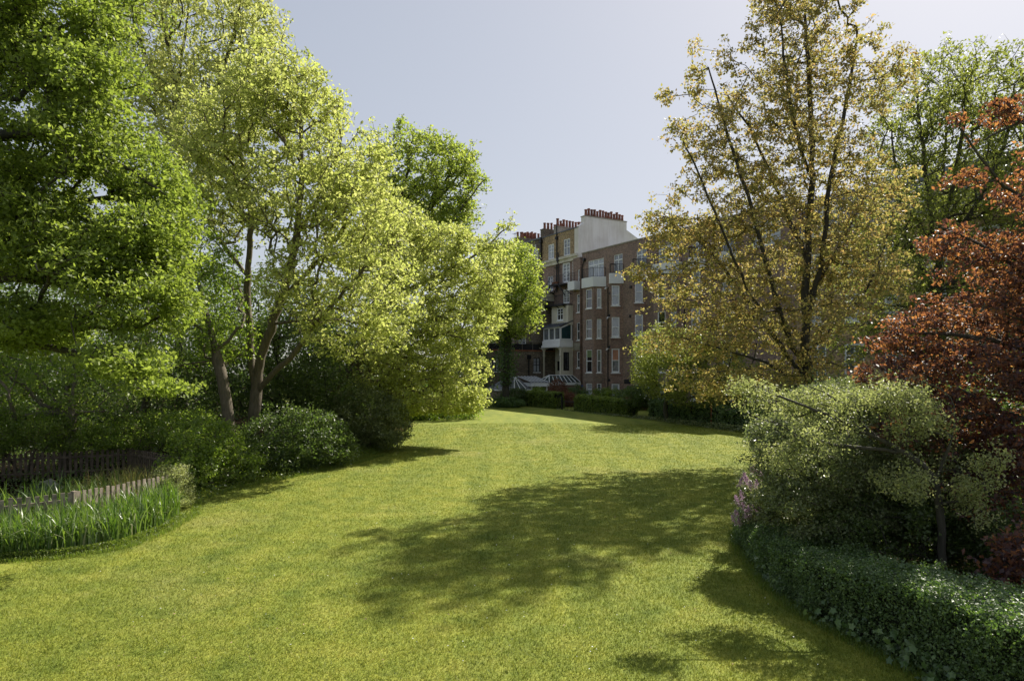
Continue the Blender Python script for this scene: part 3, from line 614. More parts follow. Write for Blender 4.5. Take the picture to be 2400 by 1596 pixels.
for zz in (1.0, 1.7): q.box(F, 0.02, 0.1, 4.77, 6.53, zz, zz+.1)
q.build('frame', M['white'], con3); q = MB(); q.quad(F(-0.1,4.7,0), F(-0.1,6.6,0), F(-0.1,6.6,2.2), F(-0.1,4.7,2.2)); q.build('pane', M['g_dark'], con3)
q = MB(); q.poly([F(-2.6,4.5,2.65), F(0.2,4.5,2.65), F(-2.2,4.5,3.3)]); q.hexa([F(-2.8,4.5,3.2),F(-2.6,4.5,3.2),F(-2.6,7.2,3.2),F(-2.8,7.2,3.2),F(-2.8,4.5,3.3),F(-2.6,4.5,3.3),F(-2.6,7.2,3.3),F(-2.8,7.2,3.3)]); q.quad(F(0.2,4.5,2.65),F(0.2,6.8,2.65),F(-2.6,6.8,3.25),F(-2.6,4.5,3.25)); q.build('roof', M['lead'], con3)
q = MB(); bars_on(q, F(0.2,4.6,2.7), F(0.2,6.7,2.7), F(-2.6,4.6,3.3), F(-2.6,6.7,3.3), 5, .03); q.build('roof_bars', M['white'], con3)

# --- the next houses of the terrace, running on behind the trees
def arch_window(parent, u, z0, z1, wd_, name='window'):
    q = MB(); q.box(F, u-wd_/2, u+wd_/2, 0.003, 0.05, z0, z1)
    pts = [F(u+wd_/2*math.cos(a), 0.003, z1+wd_/2*math.sin(a)) for a in np.linspace(0, math.pi, 9)]; q.prism(pts, FN*0.047)
    o = q.build(name, M['white'], parent); g = MB(); pts = [F(u-wd_*.36,0.054,z0+.1), F(u-.03,0.054,z0+.1), F(u-.03,0.054,z1+wd_*.3), F(u-wd_*.36,0.054,z1)]; g.poly(pts)
    g.poly([F(u+.03,0.054,z0+.1), F(u+wd_*.36,0.054,z0+.1), F(u+wd_*.36,0.054,z1), F(u+.03,0.054,z1+wd_*.3)]); g.build('pane', M['g_dark'], o)
    g = MB(); pts = [F(u+(wd_/2+.02)*math.cos(a), 0.055, z1+(wd_/2+.02)*math.sin(a)) for a in np.linspace(0, math.pi, 9)]+[F(u+(wd_/2+.22)*math.cos(a), 0.055, z1+(wd_/2+.22)*math.sin(a)) for a in np.linspace(math.pi, 0, 9)]
    g.prism(pts, FN*0.03); g.build('brick_arch', M['brick_red'], o)
    g = MB(); g.box(F, u-.12, u+.12, 0.09, 0.14, z1+wd_/2+.0, z1+wd_/2+.42); g.build('keystone', M['white'], o)
def thouse(ua, ub_, label, seed, arch=True):
    o = empty('terraced_house', tuple(F((ua+ub_)/2,0,0)), label, 'building', None)
    q = MB(); cols_ = np.linspace(ua, ub_, 4)
    hh = [((a+b_)/2-.5, (a+b_)/2+.5, z0, z1) for a, b_ in zip(cols_, cols_[1:]) for z0, z1 in ((13.6,15.5),(10.2,12.2),(6.8,8.9),(3.4,5.4))]
    wall(q, F, ua+.02, ub_-.02, 0, 19.75, hh); q.quad(F(ua+.02,0,0), F(ua+.02,0,19.75), F(ua+.02,-9,19.75), F(ua+.02,-9,0)); q.build('wall', M['brick_s'] if seed % 2 else M['brick_y'], o)
    for i, r in enumerate(hh): window(o, F, r, 'cross', ('g_mid','g_pale','g_dark')[(i*7+seed) % 3], fw=.1)
    if arch:
        for a, b_ in zip(cols_, cols_[1:]): arch_window(o, (a+b_)/2, 17.0, 18.3, .95)
    q = MB(); q.box(F, ua+.02, ub_-.02, -.4, .12, 19.752, 19.95); q.build('coping', M['lead'], o)
    q = MB(); q.poly([F(ua,-.4,19.6), F(ub_,-.4,19.6), F(ub_,-4.5,21.0), F(ua,-4.5,21.0)]); q.poly([F(ua,-4.5,21.0), F(ub_,-4.5,21.0), F(ub_,-9,19.2), F(ua,-9,19.2)]); q.build('roof', M['slate'], o)
    q = MB(); q.box(F, ub_-.75, ub_-.03, -5.4, -.42, 19.3, 20.95); q.box(F, ub_-.8, ub_-.02, -5.45, -.37, 20.952, 21.05); k = q.build('chimney', M['brick_s'], o)
    pots(k, [F(ub_-.4, -.8-i*.5, 21.05) for i in range(6)], seed)
    q = MB(); q.box(F, ua+.1, ua+.8, -5.4, -.6, 19.3, 20.9); k = q.build('chimney', M['brick_s'], o); pots(k, [F(ua+.45, -.9-i*.5, 20.9) for i in range(8)], seed+5)
thouse(-14.4, -8.2, 'narrow terraced house with arched top windows and white keystones next to the yellow brick house', 3)
thouse(-21, -14.45, 'terraced house mostly behind the maple, only its red chimney pots in view', 4)
# --- slate roofed house at the right end of the wing, behind the bronze-leaved tree
rh = empty('terraced_house', tuple(F(36,0,0)), 'yellow-grey brick house with blue slate mansard and white framed garden doors behind the bronze tree', 'building')
q = MB(); hh = []
for u in np.arange(UE+1.0, 46, 2.9):
    for z0, z1 in ((10.4,12.4),(7.2,9.2)): hh.append((u, u+1.1, z0, z1))
    hh.append((u, u+1.5, 2.6, 5.7))
wall(q, F, UE+.03, 47, 0, 13.6, hh); q.build('wall', M['brick_y'], rh)
for i, r in enumerate(hh): window(rh, F, r, 'door' if r[2] < 3 else 'cross', ('g_dark','g_mid','g_pale')[(i*5) % 3], fw=.13)
q = MB(); q.box(F, UE+.03, 47, -.1, .25, 13.602, 13.95); q.build('cornice', M['cream'], rh)
q = MB(); q.hexa([F(UE+.03,-.1,13.95),F(47,-.1,13.95),F(47,-9,13.95),F(UE+.03,-9,13.95),F(UE+.03,-1.3,16.9),F(47,-1.3,16.9),F(47,-8,16.9),F(UE+.03,-8,16.9)]); q.build('mansard_roof', M['slate'], rh)
for u in np.arange(UE+2.5, 46, 3.6):
    q = MB(); q.box(F, u-.65, u+.65, -1.2, -.3, 14.2, 16.0); dm = q.build('dormer', M['white'], rh)
    q = MB(); q.quad(F(u-.45,-.29,14.4), F(u+.45,-.29,14.4), F(u+.45,-.29,15.8), F(u-.45,-.29,15.8)); q.build('pane', M['g_dark'], dm)
    q = MB(); q.box(F, u-.72, u+.72, -1.3, -.2, 16.002, 16.1); q.build('dormer_roof', M['lead'], dm)
# ------------------------------------------------------------------ vegetation
def leaf_quads(c, size, rs, up=0.6, aspect=0.62, fold=0.18, droop=0.25, bias=None):
    """folded leaf blades, two triangles each, centred on c"""
    n = len(c); nr = rs.randn(n, 3); nr /= np.linalg.norm(nr, axis=1)[:,None]
    nr[:,2] += up
    if bias is not None: nr += bias
    nr = unit(nr); a = rs.randn(n, 3); a[:,2] -= droop*2; a -= nr*np.sum(a*nr, 1)[:,None]; a = unit(a); b = np.cross(nr, a)
    L = (size*(0.6+0.7*rs.rand(n)))[:,None]; W = L*aspect*0.5
    base = c-a*L*0.5; tip = c+a*L*0.5-nr*L*0.10; mid = c-a*L*0.06
    l = mid+b*W+nr*fold*W; r = mid-b*W+nr*fold*W
    v = np.stack([base, r, tip, l], 1).reshape(-1, 3)
    i = np.arange(n)*4; f = np.stack([np.stack([i, i+1, i+2], 1), np.stack([i, i+2, i+3], 1)], 1).reshape(-1, 3)
    return v, f
class Foliage:
    def __init__(s): s.v = []; s.f = []; s.r = []; s.n = 0
    def add(s, c, size, rs, rnd=None, **k):
        if len(c) == 0: return
        v, f = leaf_quads(c, size, rs, **k); s.v.append(v); s.f.append(f+s.n); s.n += len(v)
        r = rs.rand(len(c)) if rnd is None else np.clip(rnd, 0, 1); s.r.append(np.repeat(r, 2))
    def build(s, name, mat, parent, loc=None):
        return np_mesh(name, np.concatenate(s.v), np.concatenate(s.f), mat, parent, loc=loc, rnd=np.concatenate(s.r))
LEAVES = 0
def resample(pts, step):
    out = [pts[0]]
    for a, b in zip(pts, pts[1:]):
        L = np.linalg.norm(b-a); k = max(1, int(L/step))
        for i in range(1, k+1): out.append(a+(b-a)*i/k)
    return out
def smooth_path(pts, it=2):
    for _ in range(it):
        q = [pts[0]]
        for a, b in zip(pts, pts[1:]): q += [a*.75+b*.25, a*.25+b*.75]
        q.append(pts[-1]); pts = q
    return pts
def skeleton(limbs, tips, rs, trunk_r, tip_r=0.005, step=0.7, pen=0.25, wiggle=0.10, limbw=0.012):
    """grow branches from the given limbs out to every tip; returns positions, parents, radii, tip node ids"""
    pos = []; par = []; path = []; wt = []
    NT = len(tips)
    for li, lb in enumerate(limbs):
        pts = resample(smooth_path([np.array(p, float) for p in lb]), step*0.8)
        if li == 0: pos.append(pts[0]); par.append(-1); path.append(0.0); wt.append(0.0); last = 0
        else:
            A = np.array(pos); last = int(np.argmin(((A-pts[0])**2).sum(1)))
        for p in pts[1:]:
            p = p+rs.randn(3)*wiggle*0.25*step
            path.append(path[last]+np.linalg.norm(p-pos[last])); pos.append(p); par.append(last); wt.append(NT*limbw*0.2); last = len(pos)-1
    cap = len(pos)+NT*14+10
    A = np.zeros((cap, 3)); A[:len(pos)] = pos; PL = np.zeros(cap); PL[:len(pos)] = path; PR = np.full(cap, -1, int); PR[:len(pos)] = par
    WT = np.zeros(cap); WT[:len(pos)] = wt; n = len(pos); n0 = n
    root = A[0].copy(); zmin = A[1][2] if n > 1 else 0
    ctr = A[:n][max(1, int(n*0.15))]
    order = np.argsort(((tips-ctr)**2).sum(1)); tipn = []
    for ti in order:
        t = tips[ti]
        dv = A[:n]-t; dd = np.sqrt((dv**2).sum(1))
        cost = dd+pen*PL[:n]*0.5+np.where(A[:n,2] > t[2]+0.3*dd, 0.35*dd, 0)
        cost[:2] += 3.0
        j = int(np.argmin(cost)); D = dd[j]; k = max(1, int(D/step)); k = min(k, 12)
        a = A[j]; pd = (a-A[PR[j]]) if PR[j] >= 0 else np.array([0, 0, 1.0]); pd = pd/(np.linalg.norm(pd)+1e-9)
        ctrl = a+pd*D*0.35+np.array([0, 0, 0.06*D]); last = j
        for i in range(1, k+1):
            s = i/k; p = (1-s)**2*a+2*s*(1-s)*ctrl+s*s*t
            if i < k: p = p+rs.randn(3)*wiggle*step*0.5
            A[n] = p; PR[n] = last; PL[n] = PL[last]+np.linalg.norm(p-A[last]); last = n; n += 1
        WT[last] += 1; tipn.append(last)
    A = A[:n]; PR = PR[:n]; W = WT[:n].copy()
    for i in range(n-1, 0, -1): W[PR[i]] += W[i]      # parents always precede children
    p_ = math.log(max(trunk_r/tip_r, 2))/math.log(max(W[0], 3)); R = tip_r*np.maximum(W, 1)**p_
    return A, PR, R, W, np.array(tipn)
def skel_mesh(A, PR, R, W, name, mat, parent, minr=0.0, flare=True):
    n = len(A); kids = [[] for _ in range(n)]
    for i in range(1, n):
        if PR[i] >= 0: kids[PR[i]].append(i)
    V = []; Fc = []; heads = [(0, -1)]
    while heads:
        i, frm = heads.pop(); chain = [frm, i] if frm >= 0 else [i]; cur = i
        while kids[cur]:
            ks = sorted(kids[cur], key=lambda q: -W[q]); nxt = ks[0]
            for o in ks[1:]: heads.append((o, cur))
            chain.append(nxt); cur = nxt
        if len(chain) < 2 or R[chain[1]] < minr: continue
        rs_ = [R[c] for c in chain]
        if frm >= 0: rs_[0] = min(R[chain[1]]*1.15, R[frm])
        if frm < 0 and flare: rs_[0] *= 1.35
        rs_[-1] *= 0.5; mx = max(rs_); k = 10 if mx > 0.12 else 7 if mx > .05 else 5 if mx > 0.02 else 3
        pts = [A[c] for c in chain]
        tube_into(V, Fc, pts, rs_, k)
    off = rootloc(parent); me = bpy.data.meshes.new(name); me.from_pydata((np.array(V)-off).tolist(), [], Fc)
    me.polygons.foreach_set('use_smooth', [True]*len(me.polygons)); me.materials.append(mat); me.update()
    return link(bpy.data.objects.new(name, me), parent)
def lobe_tips(lobes, n, rs, gap=0.0, gscale=0.35, shell=0.5, zmin=0.3, boughs=False):
    """points scattered through ellipsoids, denser toward their skins, thinned by soft gaps"""
    sub = []                                     # break every lobe into uneven smaller boughs
    for l in (lobes if boughs else []):
        k = 8
        for _ in range(k):
            v = rs.randn(3); v /= np.linalg.norm(v); q = rs.rand()**.4*.72; f = rs.uniform(.36, .60)
            sub.append((l[0]+v*q*np.array(l[1:4]), l[1]*f*rs.uniform(.9,1.3), l[2]*f, l[3]*f*rs.uniform(.75,1.0)))
        sub.append((l[0], l[1]*.7, l[2]*.7, l[3]*.7))
    if boughs: lobes = sub
    vol = np.array([(l[1]*l[2]*l[3])**(2/3.) for l in lobes]); pr = vol/vol.sum(); out = []
    while len(out) < n:
        l = lobes[rs.choice(len(lobes), p=pr)]; v = rs.randn(3); v /= np.linalg.norm(v); r = rs.rand()**(1/3.*(1-shell)+0.02)
        if rs.rand() < 0.18 and r > .6: r *= 1+0.38*rs.rand()**1.5
        p = l[0]+v*np.array([l[1], l[2], l[3]])*r
        if p[2] < zmin: continue
        if gap > 0:
            q = Vector(p); nz = noise.noise(q*gscale+Vector((3, 3, 5)))*.35+noise.noise(Vector((q.x*1.3, q.y*1.3, q.z*2.2))+Vector((9, 1, 2)))*.7
            if nz < -0.42+gap: continue
        out.append(p)
    return np.array(out)
def L(px, py, d, rx, ry, rd):      # a lobe of the crown: photo centre, distance, half sizes in photo pixels, half depth in metres
    return (P(px, py, d), rx/FPX*d, rd, ry/FPX*d)
def PL_(*q): return [P(*a) for a in q]
def plant(name, label, cat, limbs, lobes, ntips, leaf, nleaf, clump, lm, bm, trunk_r, seed, gap=0.25, up=0.6, flat=0.6, tip_r=0.005, step=0.7,
          shell=0.5, group=None, zmin=0.3, aspect=0.62, droop=0.25, trunk_name='trunk', gscale=0.35, minr=0.0, pen=0.25, trail=0.35, extra=None, wiggle=.1, mean=0.5, crown='crown', boughs=False):
    global LEAVES
    rs = np.random.RandomState(seed)
    limbs = [[np.array(p, float) for p in lb] for lb in limbs]
    b0 = limbs[0][0].copy(); b0[2] = ground_z(b0[0], b0[1])-0.08; limbs[0][0] = b0
    root = empty(name, (b0[0], b0[1], 0.0), label, cat, group)
    tips = lobe_tips(lobes, ntips, rs, gap, gscale, shell, zmin, boughs)
    A, PR, R, W, tn = skeleton(limbs, tips, rs, trunk_r, tip_r, step, pen, wiggle)
    skel_mesh(A, PR, R, W, trunk_name, M[bm], root, minr)
    fo = Foliage(); k = rs.poisson(nleaf, len(tn)); base = A[tn]; dirs = A[tn]-A[PR[tn]]
    idx = np.repeat(np.arange(len(tn)), k); m = len(idx)
    s = rs.rand(m)[:,None]; g = rs.randn(m, 3)*0.55; gl = np.linalg.norm(g, axis=1)[:,None]; g = g/np.maximum(gl, 1e-6)*np.minimum(gl, 1.3)
    c = base[idx]-dirs[idx]*s*trail*2+g*clump*np.array([1, 1, flat])
    cl = rs.rand(len(tn))*0.45+rs.rand(len(tn))*0.0; rnd = cl[idx]+rs.rand(m)*0.55+(mean-0.5)
    fo.add(c, leaf, rs, rnd=rnd, up=up, aspect=aspect, droop=droop)
    fo.build(crown, M[lm], root); LEAVES += m
    return root
# leaf colours
M['l_oak'] = leafmat('oak_leaves', [(0.075,0.105,0.022),(0.13,0.175,0.034),(0.20,0.245,0.060)], [(0.23,0.34,0.04),(0.37,0.48,0.06),(0.50,0.60,0.11)], 0.46, 0.48, 0.3)
M['l_maple'] = leafmat('young_maple_leaves', [(0.20,0.235,0.065),(0.32,0.35,0.11),(0.46,0.47,0.19)], [(0.44,0.52,0.10),(0.62,0.69,0.16),(0.77,0.78,0.27)], 0.5, 0.5, 0.25)
M['l_maple2'] = leafmat('mid_green_maple_leaves', [(0.12,0.165,0.035),(0.20,0.25,0.055),(0.30,0.34,0.09)], [(0.30,0.43,0.05),(0.47,0.58,0.08),(0.64,0.69,0.15)], 0.47, 0.5, 0.25)
M['l_pale'] = leafmat('pale_spring_leaves', [(0.22,0.26,0.09),(0.34,0.37,0.13),(0.45,0.46,0.19)], [(0.48,0.56,0.14),(0.66,0.70,0.20),(0.76,0.76,0.28)], 0.5, 0.5, 0.25)
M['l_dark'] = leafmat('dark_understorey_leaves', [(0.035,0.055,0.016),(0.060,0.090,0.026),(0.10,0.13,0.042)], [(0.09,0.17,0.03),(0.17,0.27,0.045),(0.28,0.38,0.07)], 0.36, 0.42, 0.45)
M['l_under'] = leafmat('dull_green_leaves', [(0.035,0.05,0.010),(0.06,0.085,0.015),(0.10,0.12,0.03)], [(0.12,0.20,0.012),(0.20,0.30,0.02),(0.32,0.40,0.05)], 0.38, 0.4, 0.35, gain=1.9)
M['l_bronze'] = leafmat('bronze_young_leaves', [(0.10,0.105,0.04),(0.17,0.155,0.055),(0.25,0.195,0.085),(0.33,0.22,0.11)], [(0.31,0.34,0.08),(0.46,0.44,0.11),(0.60,0.49,0.14),(0.70,0.44,0.15)], 0.48, 0.5, 0.3)
M['l_plane'] = leafmat('light_green_leaves', [(0.10,0.125,0.03),(0.16,0.19,0.045),(0.24,0.26,0.08)], [(0.26,0.33,0.05),(0.40,0.46,0.08),(0.52,0.56,0.13)], 0.43, 0.42, 0.3)
M['l_copper'] = leafmat('copper_leaves', [(0.034,0.024,0.028),(0.056,0.038,0.042),(0.090,0.054,0.052),(0.15,0.080,0.060)], [(0.08,0.04,0.035),(0.24,0.09,0.05),(0.60,0.25,0.07),(0.74,0.40,0.11)], 0.42, 0.5, 0.4)
M['l_shrub'] = leafmat('glossy_shrub_leaves', [(0.085,0.11,0.045),(0.15,0.18,0.075),(0.25,0.275,0.14)], [(0.16,0.23,0.06),(0.28,0.34,0.10),(0.42,0.46,0.17)], 0.36, 0.38, 0.6)
M['l_thorn'] = leafmat('pale_grey_green_leaves', [(0.13,0.16,0.06),(0.23,0.255,0.10),(0.37,0.38,0.20)], [(0.32,0.40,0.09),(0.48,0.54,0.16),(0.62,0.64,0.27)], 0.4, 0.5, 0.35)
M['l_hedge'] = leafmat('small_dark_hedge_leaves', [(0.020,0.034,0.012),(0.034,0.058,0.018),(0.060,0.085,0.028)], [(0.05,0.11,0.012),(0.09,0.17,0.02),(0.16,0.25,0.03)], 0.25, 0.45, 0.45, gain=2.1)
M['l_beech'] = leafmat('fresh_hedge_leaves', [(0.045,0.07,0.012),(0.075,0.11,0.016),(0.12,0.14,0.03)], [(0.14,0.22,0.015),(0.22,0.32,0.02),(0.32,0.38,0.05)], 0.35, 0.4, 0.35, gain=1.35)
M['l_brown'] = leafmat('russet_leaves', [(0.07,0.03,0.02),(0.13,0.06,0.035),(0.2,0.11,0.06)], [(0.3,0.1,0.04)]*2, 0.3, 0.4, 0.35, gain=1.2)
M['l_iris'] = leafmat('iris_blades', [(0.045,0.10,0.016),(0.07,0.13,0.022),(0.10,0.165,0.03),(0.15,0.22,0.06),(0.28,0.33,0.18),(0.34,0.29,0.15)], [(0.14,0.30,0.02),(0.25,0.42,0.03),(0.35,0.5,0.06)], 0.35, 0.33, 0.5, gain=0.85)
M['l_sedge'] = leafmat('brown_tipped_sedge', [(0.10,0.12,0.03),(0.18,0.17,0.05),(0.30,0.20,0.09)], [(0.25,0.28,0.05),(0.4,0.35,0.1)], 0.35, 0.45, 0.3, gain=1.2)
M['l_ivy'] = leafmat('ivy_leaves', [(0.025,0.055,0.014),(0.05,0.095,0.02),(0.10,0.15,0.04)], [(0.08,0.18,0.02),(0.18,0.30,0.03)], 0.25, 0.28, 0.6, gain=1.3)

S = 1.0
# -- left: the near oak, its trunk outside the frame
plant('oak_tree', 'big dense bright green oak filling the left edge of the photo', 'tree',
      [PL_((-330,1150,16.5),(-320,900,16.5),(-300,650,16.2),(-230,350,16),(-150,60,16)), PL_((-300,700,16.2),(-60,640,15.4),(180,660,15),(330,700,14.8)), PL_((-310,800,16.3),(-80,790,15.5),(120,810,15),(250,850,14.8)),
       PL_((-260,430,16),(0,300,15.2),(200,330,15),(380,450,15)), PL_((-180,150,16),(30,30,15.2),(150,-60,15)), PL_((-300,620,16.2),(-60,520,16.6),(150,500,17),(360,560,17))],
      [L(-120,100,16,300,260,4), L(120,60,15.4,165,150,2.6), L(0,330,15,240,180,3), L(250,330,15.4,150,130,2.4), L(360,420,15.6,90,110,1.8), L(120,560,14.6,230,150,2.6), L(380,560,15.4,95,120,2.0), L(300,700,14.6,150,120,2.2), L(60,760,14.6,190,90,2.4), L(290,850,14.2,100,60,1.6), L(400,690,15,70,120,1.4), L(180,-120,16,170,120,3), L(-150,500,16,250,200,4), L(380,905,13.9,52,22,0.8), L(200,190,15.2,120,90,2), L(245,80,15.6,60,75,1.6), L(235,455,15.8,110,80,1.6), L(60,470,16,110,80,1.8)],
      int(7600*S), 0.100, 22, 0.27, 'l_oak', 'bark_d', 0.42, 11, gap=0.26, flat=0.5, up=0.75, step=0.6, gscale=0.55, shell=0.45, zmin=2.4, boughs=True)
# -- tall pale tree behind it
plant('sycamore_tree', 'tall thin-leaved pale yellow tree rising behind the oak at top left', 'tree',
      [PL_((430,985,38),(420,700,38),(425,420,38),(400,150,38),(360,-80,38)), PL_((425,400,38),(520,180,37.5),(560,40,37),(570,-80,37)), PL_((420,300,38),(330,120,38),(290,-60,38)), PL_((423,480,38),(560,330,38.5),(640,180,38.5)), PL_((410,230,38),(440,60,39),(450,-90,39))],
      [L(450,60,38,190,150,4), L(330,80,38,110,160,4), L(570,120,38,95,130,3.5), L(430,260,38,200,120,4), L(610,30,38,50,70,2), L(300,-40,38,120,110,4), L(500,-60,38,130,80,4), L(470,370,37,110,110,3), L(560,240,37,80,80,3), L(620,60,38,60,90,2.5), L(500,260,38,120,110,3.5), L(390,230,38,80,100,3)],
      int(3000*S), 0.20, 10, 0.32, 'l_pale', 'bark_d', 0.28, 12, shell=.1, gap=0.30, flat=0.7, up=0.5, step=1.1, tip_r=0.006, zmin=9)
# -- the main maple with forked pale trunk
plant('maple_tree', 'bright yellow-green maple with forked pale trunk, tallest left of the open sky', 'tree',
      [PL_((593,1090,27),(595,994,27),(601,911,27),(606,850,27),(638,764,27),(675,651,27),(701,534,27),(706,406,27),(705,260,27)),
       PL_((601,911,27),(589,850,27.2),(586,764,27.4),(578,690,27.5),(586,585,27.5),(591,498,27.5),(570,400,27.5),(560,300,27.5)),
       PL_((603,918,27),(640,875,26.6),(690,830,26.2),(730,773,26),(800,690,25.6),(880,600,25.2)),
       PL_((700,540,27),(760,440,26.5),(800,330,26.5)), PL_((660,700,27),(760,600,27.5),(840,480,28),(880,400,28)), PL_((580,650,27.5),(510,560,28),(470,470,28)), PL_((706,420,27),(650,300,28),(640,180,28)),
       PL_((640,760,27),(740,745,25.5),(860,760,24.5))],
      [L(660,230,27,95,130,3), L(720,300,27,110,140,3.2), L(590,330,27.5,110,150,3), L(810,400,26.6,105,120,3), L(690,470,26,130,110,3.2), L(850,540,26,110,150,3.2), L(520,470,28,80,100,2.3), L(760,660,25.4,150,110,3), L(900,700,25.4,90,110,2.6), L(820,790,25,120,60,2.4), L(700,175,27,40,60,1.2), L(880,360,27,50,60,1.6), L(500,330,28,90,120,3), L(620,250,27.5,90,90,3), L(560,430,27.5,110,110,3.4), L(760,250,27,50,70,2)],
      int(6600*S), 0.145, 8, 0.22, 'l_maple', 'bark', 0.23, 13, shell=.10, gap=0.38, flat=0.5, up=0.75, step=0.8, tip_r=0.006, zmin=2.6)
# -- drooping maple further along
plant('maple_tree', 'wide maple with low yellow-green boughs drooping almost to the far lawn', 'tree',
      [PL_((765,1050,35),(772,936,35),(800,890,35),(835,830,35),(873,764,35),(930,680,35),(990,590,35)), PL_((790,905,35),(860,830,34.5),(940,790,34),(1040,760,33.5)), PL_((835,830,35),(940,830,34),(1030,870,33.5),(1090,900,33)), PL_((930,690,35),(1040,640,34.5),(1130,590,34),(1180,540,34)), PL_((990,600,35),(1000,500,36)), PL_((873,764,35),(980,710,34),(1100,690,34))],
      [L(900,600,35,110,90,3.5), L(1000,680,34.5,130,90,3.5), L(1120,640,34.5,85,75,2.8), L(1080,760,34,110,85,3.2), L(960,810,34,130,90,3.4), L(1080,860,33.4,75,85,2.6), L(1010,920,33.2,120,50,2.4), L(1110,935,33,45,30,1.4), L(1060,950,33,70,22,1.4), L(960,945,33.2,50,30,1.6), L(1165,570,34.5,45,45,1.4), L(1190,525,34.5,20,30,0.8), L(1110,600,34.5,60,60,2), L(900,860,34,100,60,3), L(1150,715,34,40,50,1.6), L(940,520,35,70,60,2.2), L(1040,570,35,70,50,2.0), L(1095,560,34.5,22,30,.8)],
      int(6200*S), 0.155, 9, 0.25, 'l_maple', 'bark', 0.22, 14, shell=.12, gap=0.37, flat=0.5, up=0.7, step=0.9, tip_r=0.007, zmin=0.6)
# -- darker maple standing behind, against the sky
plant('maple_tree', 'darker green maple behind, its top spreading into the open sky', 'tree',
      [PL_((860,960,44),(870,800,44),(890,650,44),(930,500,44),(960,380,44)), PL_((905,600,44),(980,520,44),(1050,440,44),(1110,370,44)), PL_((890,650,44),(1010,580,43),(1090,480,43),(1135,420,43)), PL_((930,500,44),(1000,400,44),(1040,330,44))],
      [L(900,400,44,70,100,3), L(980,400,44,85,90,3.2), L(1050,430,44,75,100,3.0), L(1090,380,44,40,45,1.5), L(1060,520,44,70,60,2.4), L(960,500,44,110,80,3.5), L(1020,540,44,80,70,2.8), L(945,300,44,24,26,1), L(1075,360,44,42,34,1.2), L(1120,425,44,25,24,.9), L(1015,330,44,50,35,1.4), L(1080,480,44,25,25,1.0), L(900,560,45,100,80,3)],
      int(2600*S), 0.20, 9, 0.30, 'l_maple2', 'bark_d', 0.26, 15, shell=.12, gap=0.36, flat=0.75, up=0.45, step=1.1, tip_r=0.009, zmin=5)
# -- small tree with ivy-clad trunk before the house
iv = plant('maple_tree', 'rounded bright maple with ivy-clad trunk in front of the houses', 'tree',
      [PL_((1186,960,66),(1185,880,66),(1190,800,66),(1190,700,66),(1180,620,66)), PL_((1190,760,66),(1230,700,66),(1250,650,66)), PL_((1190,740,66),(1150,680,66))],
      [L(1170,620,66,65,60,3.5), L(1220,630,66,45,60,3), L(1235,690,66,35,50,2.4), L(1210,750,66,50,40,2.8), L(1160,740,66,50,60,3), L(1150,690,66,60,60,3), L(1250,740,66,14,18,.9)],
      int(850*S), 0.26, 22, 0.7, 'l_maple2', 'bark_d', 0.36, 16, gap=0.2, flat=0.5, up=0.7, step=1.2, tip_r=0.012, zmin=3)
rs = np.random.RandomState(5); n = 2600; py = rs.uniform(770, 905, n); wdt = 1.05*np.clip(1-np.abs(py-850)/110, .35, 1)
c = np.stack([(1187-CX)/FPX*66+rs.randn(n)*wdt*.55, 66+rs.randn(n)*wdt*.55, EYE+(HZ-py)/FPX*66], 1)
fo = Foliage(); fo.add(c, 0.2, rs, up=0.3); fo.build('ivy', M['l_ivy'], iv)
# -- leaning dark trunk and the other understorey trees of the left wood
UN = [  # name label limbs lobes tips leaf nleaf clump mat
 ('lime_tree', 'slim tree with leaning dark trunk left of the forked maple', [PL_((545,1040,25),(538,988,25),(520,879,25),(495,784,25.2),(470,690,25.5),(450,600,26))], [L(470,690,26,90,90,2.5), L(440,800,26,90,70,2.5), L(540,800,26.5,60,60,2), L(480,600,26.5,70,70,2)], 500, .12, 22, .42, 'l_under', 'bark', .2),
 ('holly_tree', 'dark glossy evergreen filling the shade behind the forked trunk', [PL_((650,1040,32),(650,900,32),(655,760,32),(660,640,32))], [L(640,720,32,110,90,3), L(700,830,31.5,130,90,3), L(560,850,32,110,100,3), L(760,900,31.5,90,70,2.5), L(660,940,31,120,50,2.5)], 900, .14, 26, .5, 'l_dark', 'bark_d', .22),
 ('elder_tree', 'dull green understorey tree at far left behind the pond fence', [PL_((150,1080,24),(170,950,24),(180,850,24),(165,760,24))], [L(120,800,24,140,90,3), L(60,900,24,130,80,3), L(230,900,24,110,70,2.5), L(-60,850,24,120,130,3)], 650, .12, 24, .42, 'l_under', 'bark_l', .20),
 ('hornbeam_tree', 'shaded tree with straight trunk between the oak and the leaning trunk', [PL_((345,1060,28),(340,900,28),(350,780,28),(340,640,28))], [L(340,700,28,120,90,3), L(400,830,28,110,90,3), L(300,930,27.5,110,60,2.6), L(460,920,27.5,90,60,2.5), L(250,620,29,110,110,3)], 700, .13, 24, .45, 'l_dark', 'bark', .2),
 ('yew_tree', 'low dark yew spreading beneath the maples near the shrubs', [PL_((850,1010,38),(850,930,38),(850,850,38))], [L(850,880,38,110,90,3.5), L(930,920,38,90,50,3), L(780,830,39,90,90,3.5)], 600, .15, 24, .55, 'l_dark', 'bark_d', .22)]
for i, u in enumerate(UN):
    plant(u[0], u[1], 'tree', u[2], u[3], int(u[4]*S), u[5], u[6], u[7], u[8], u[9], u[10], 40+i, gap=.2, flat=.55, up=.6, step=.8, zmin=.5, group='understorey trees of the left wood')
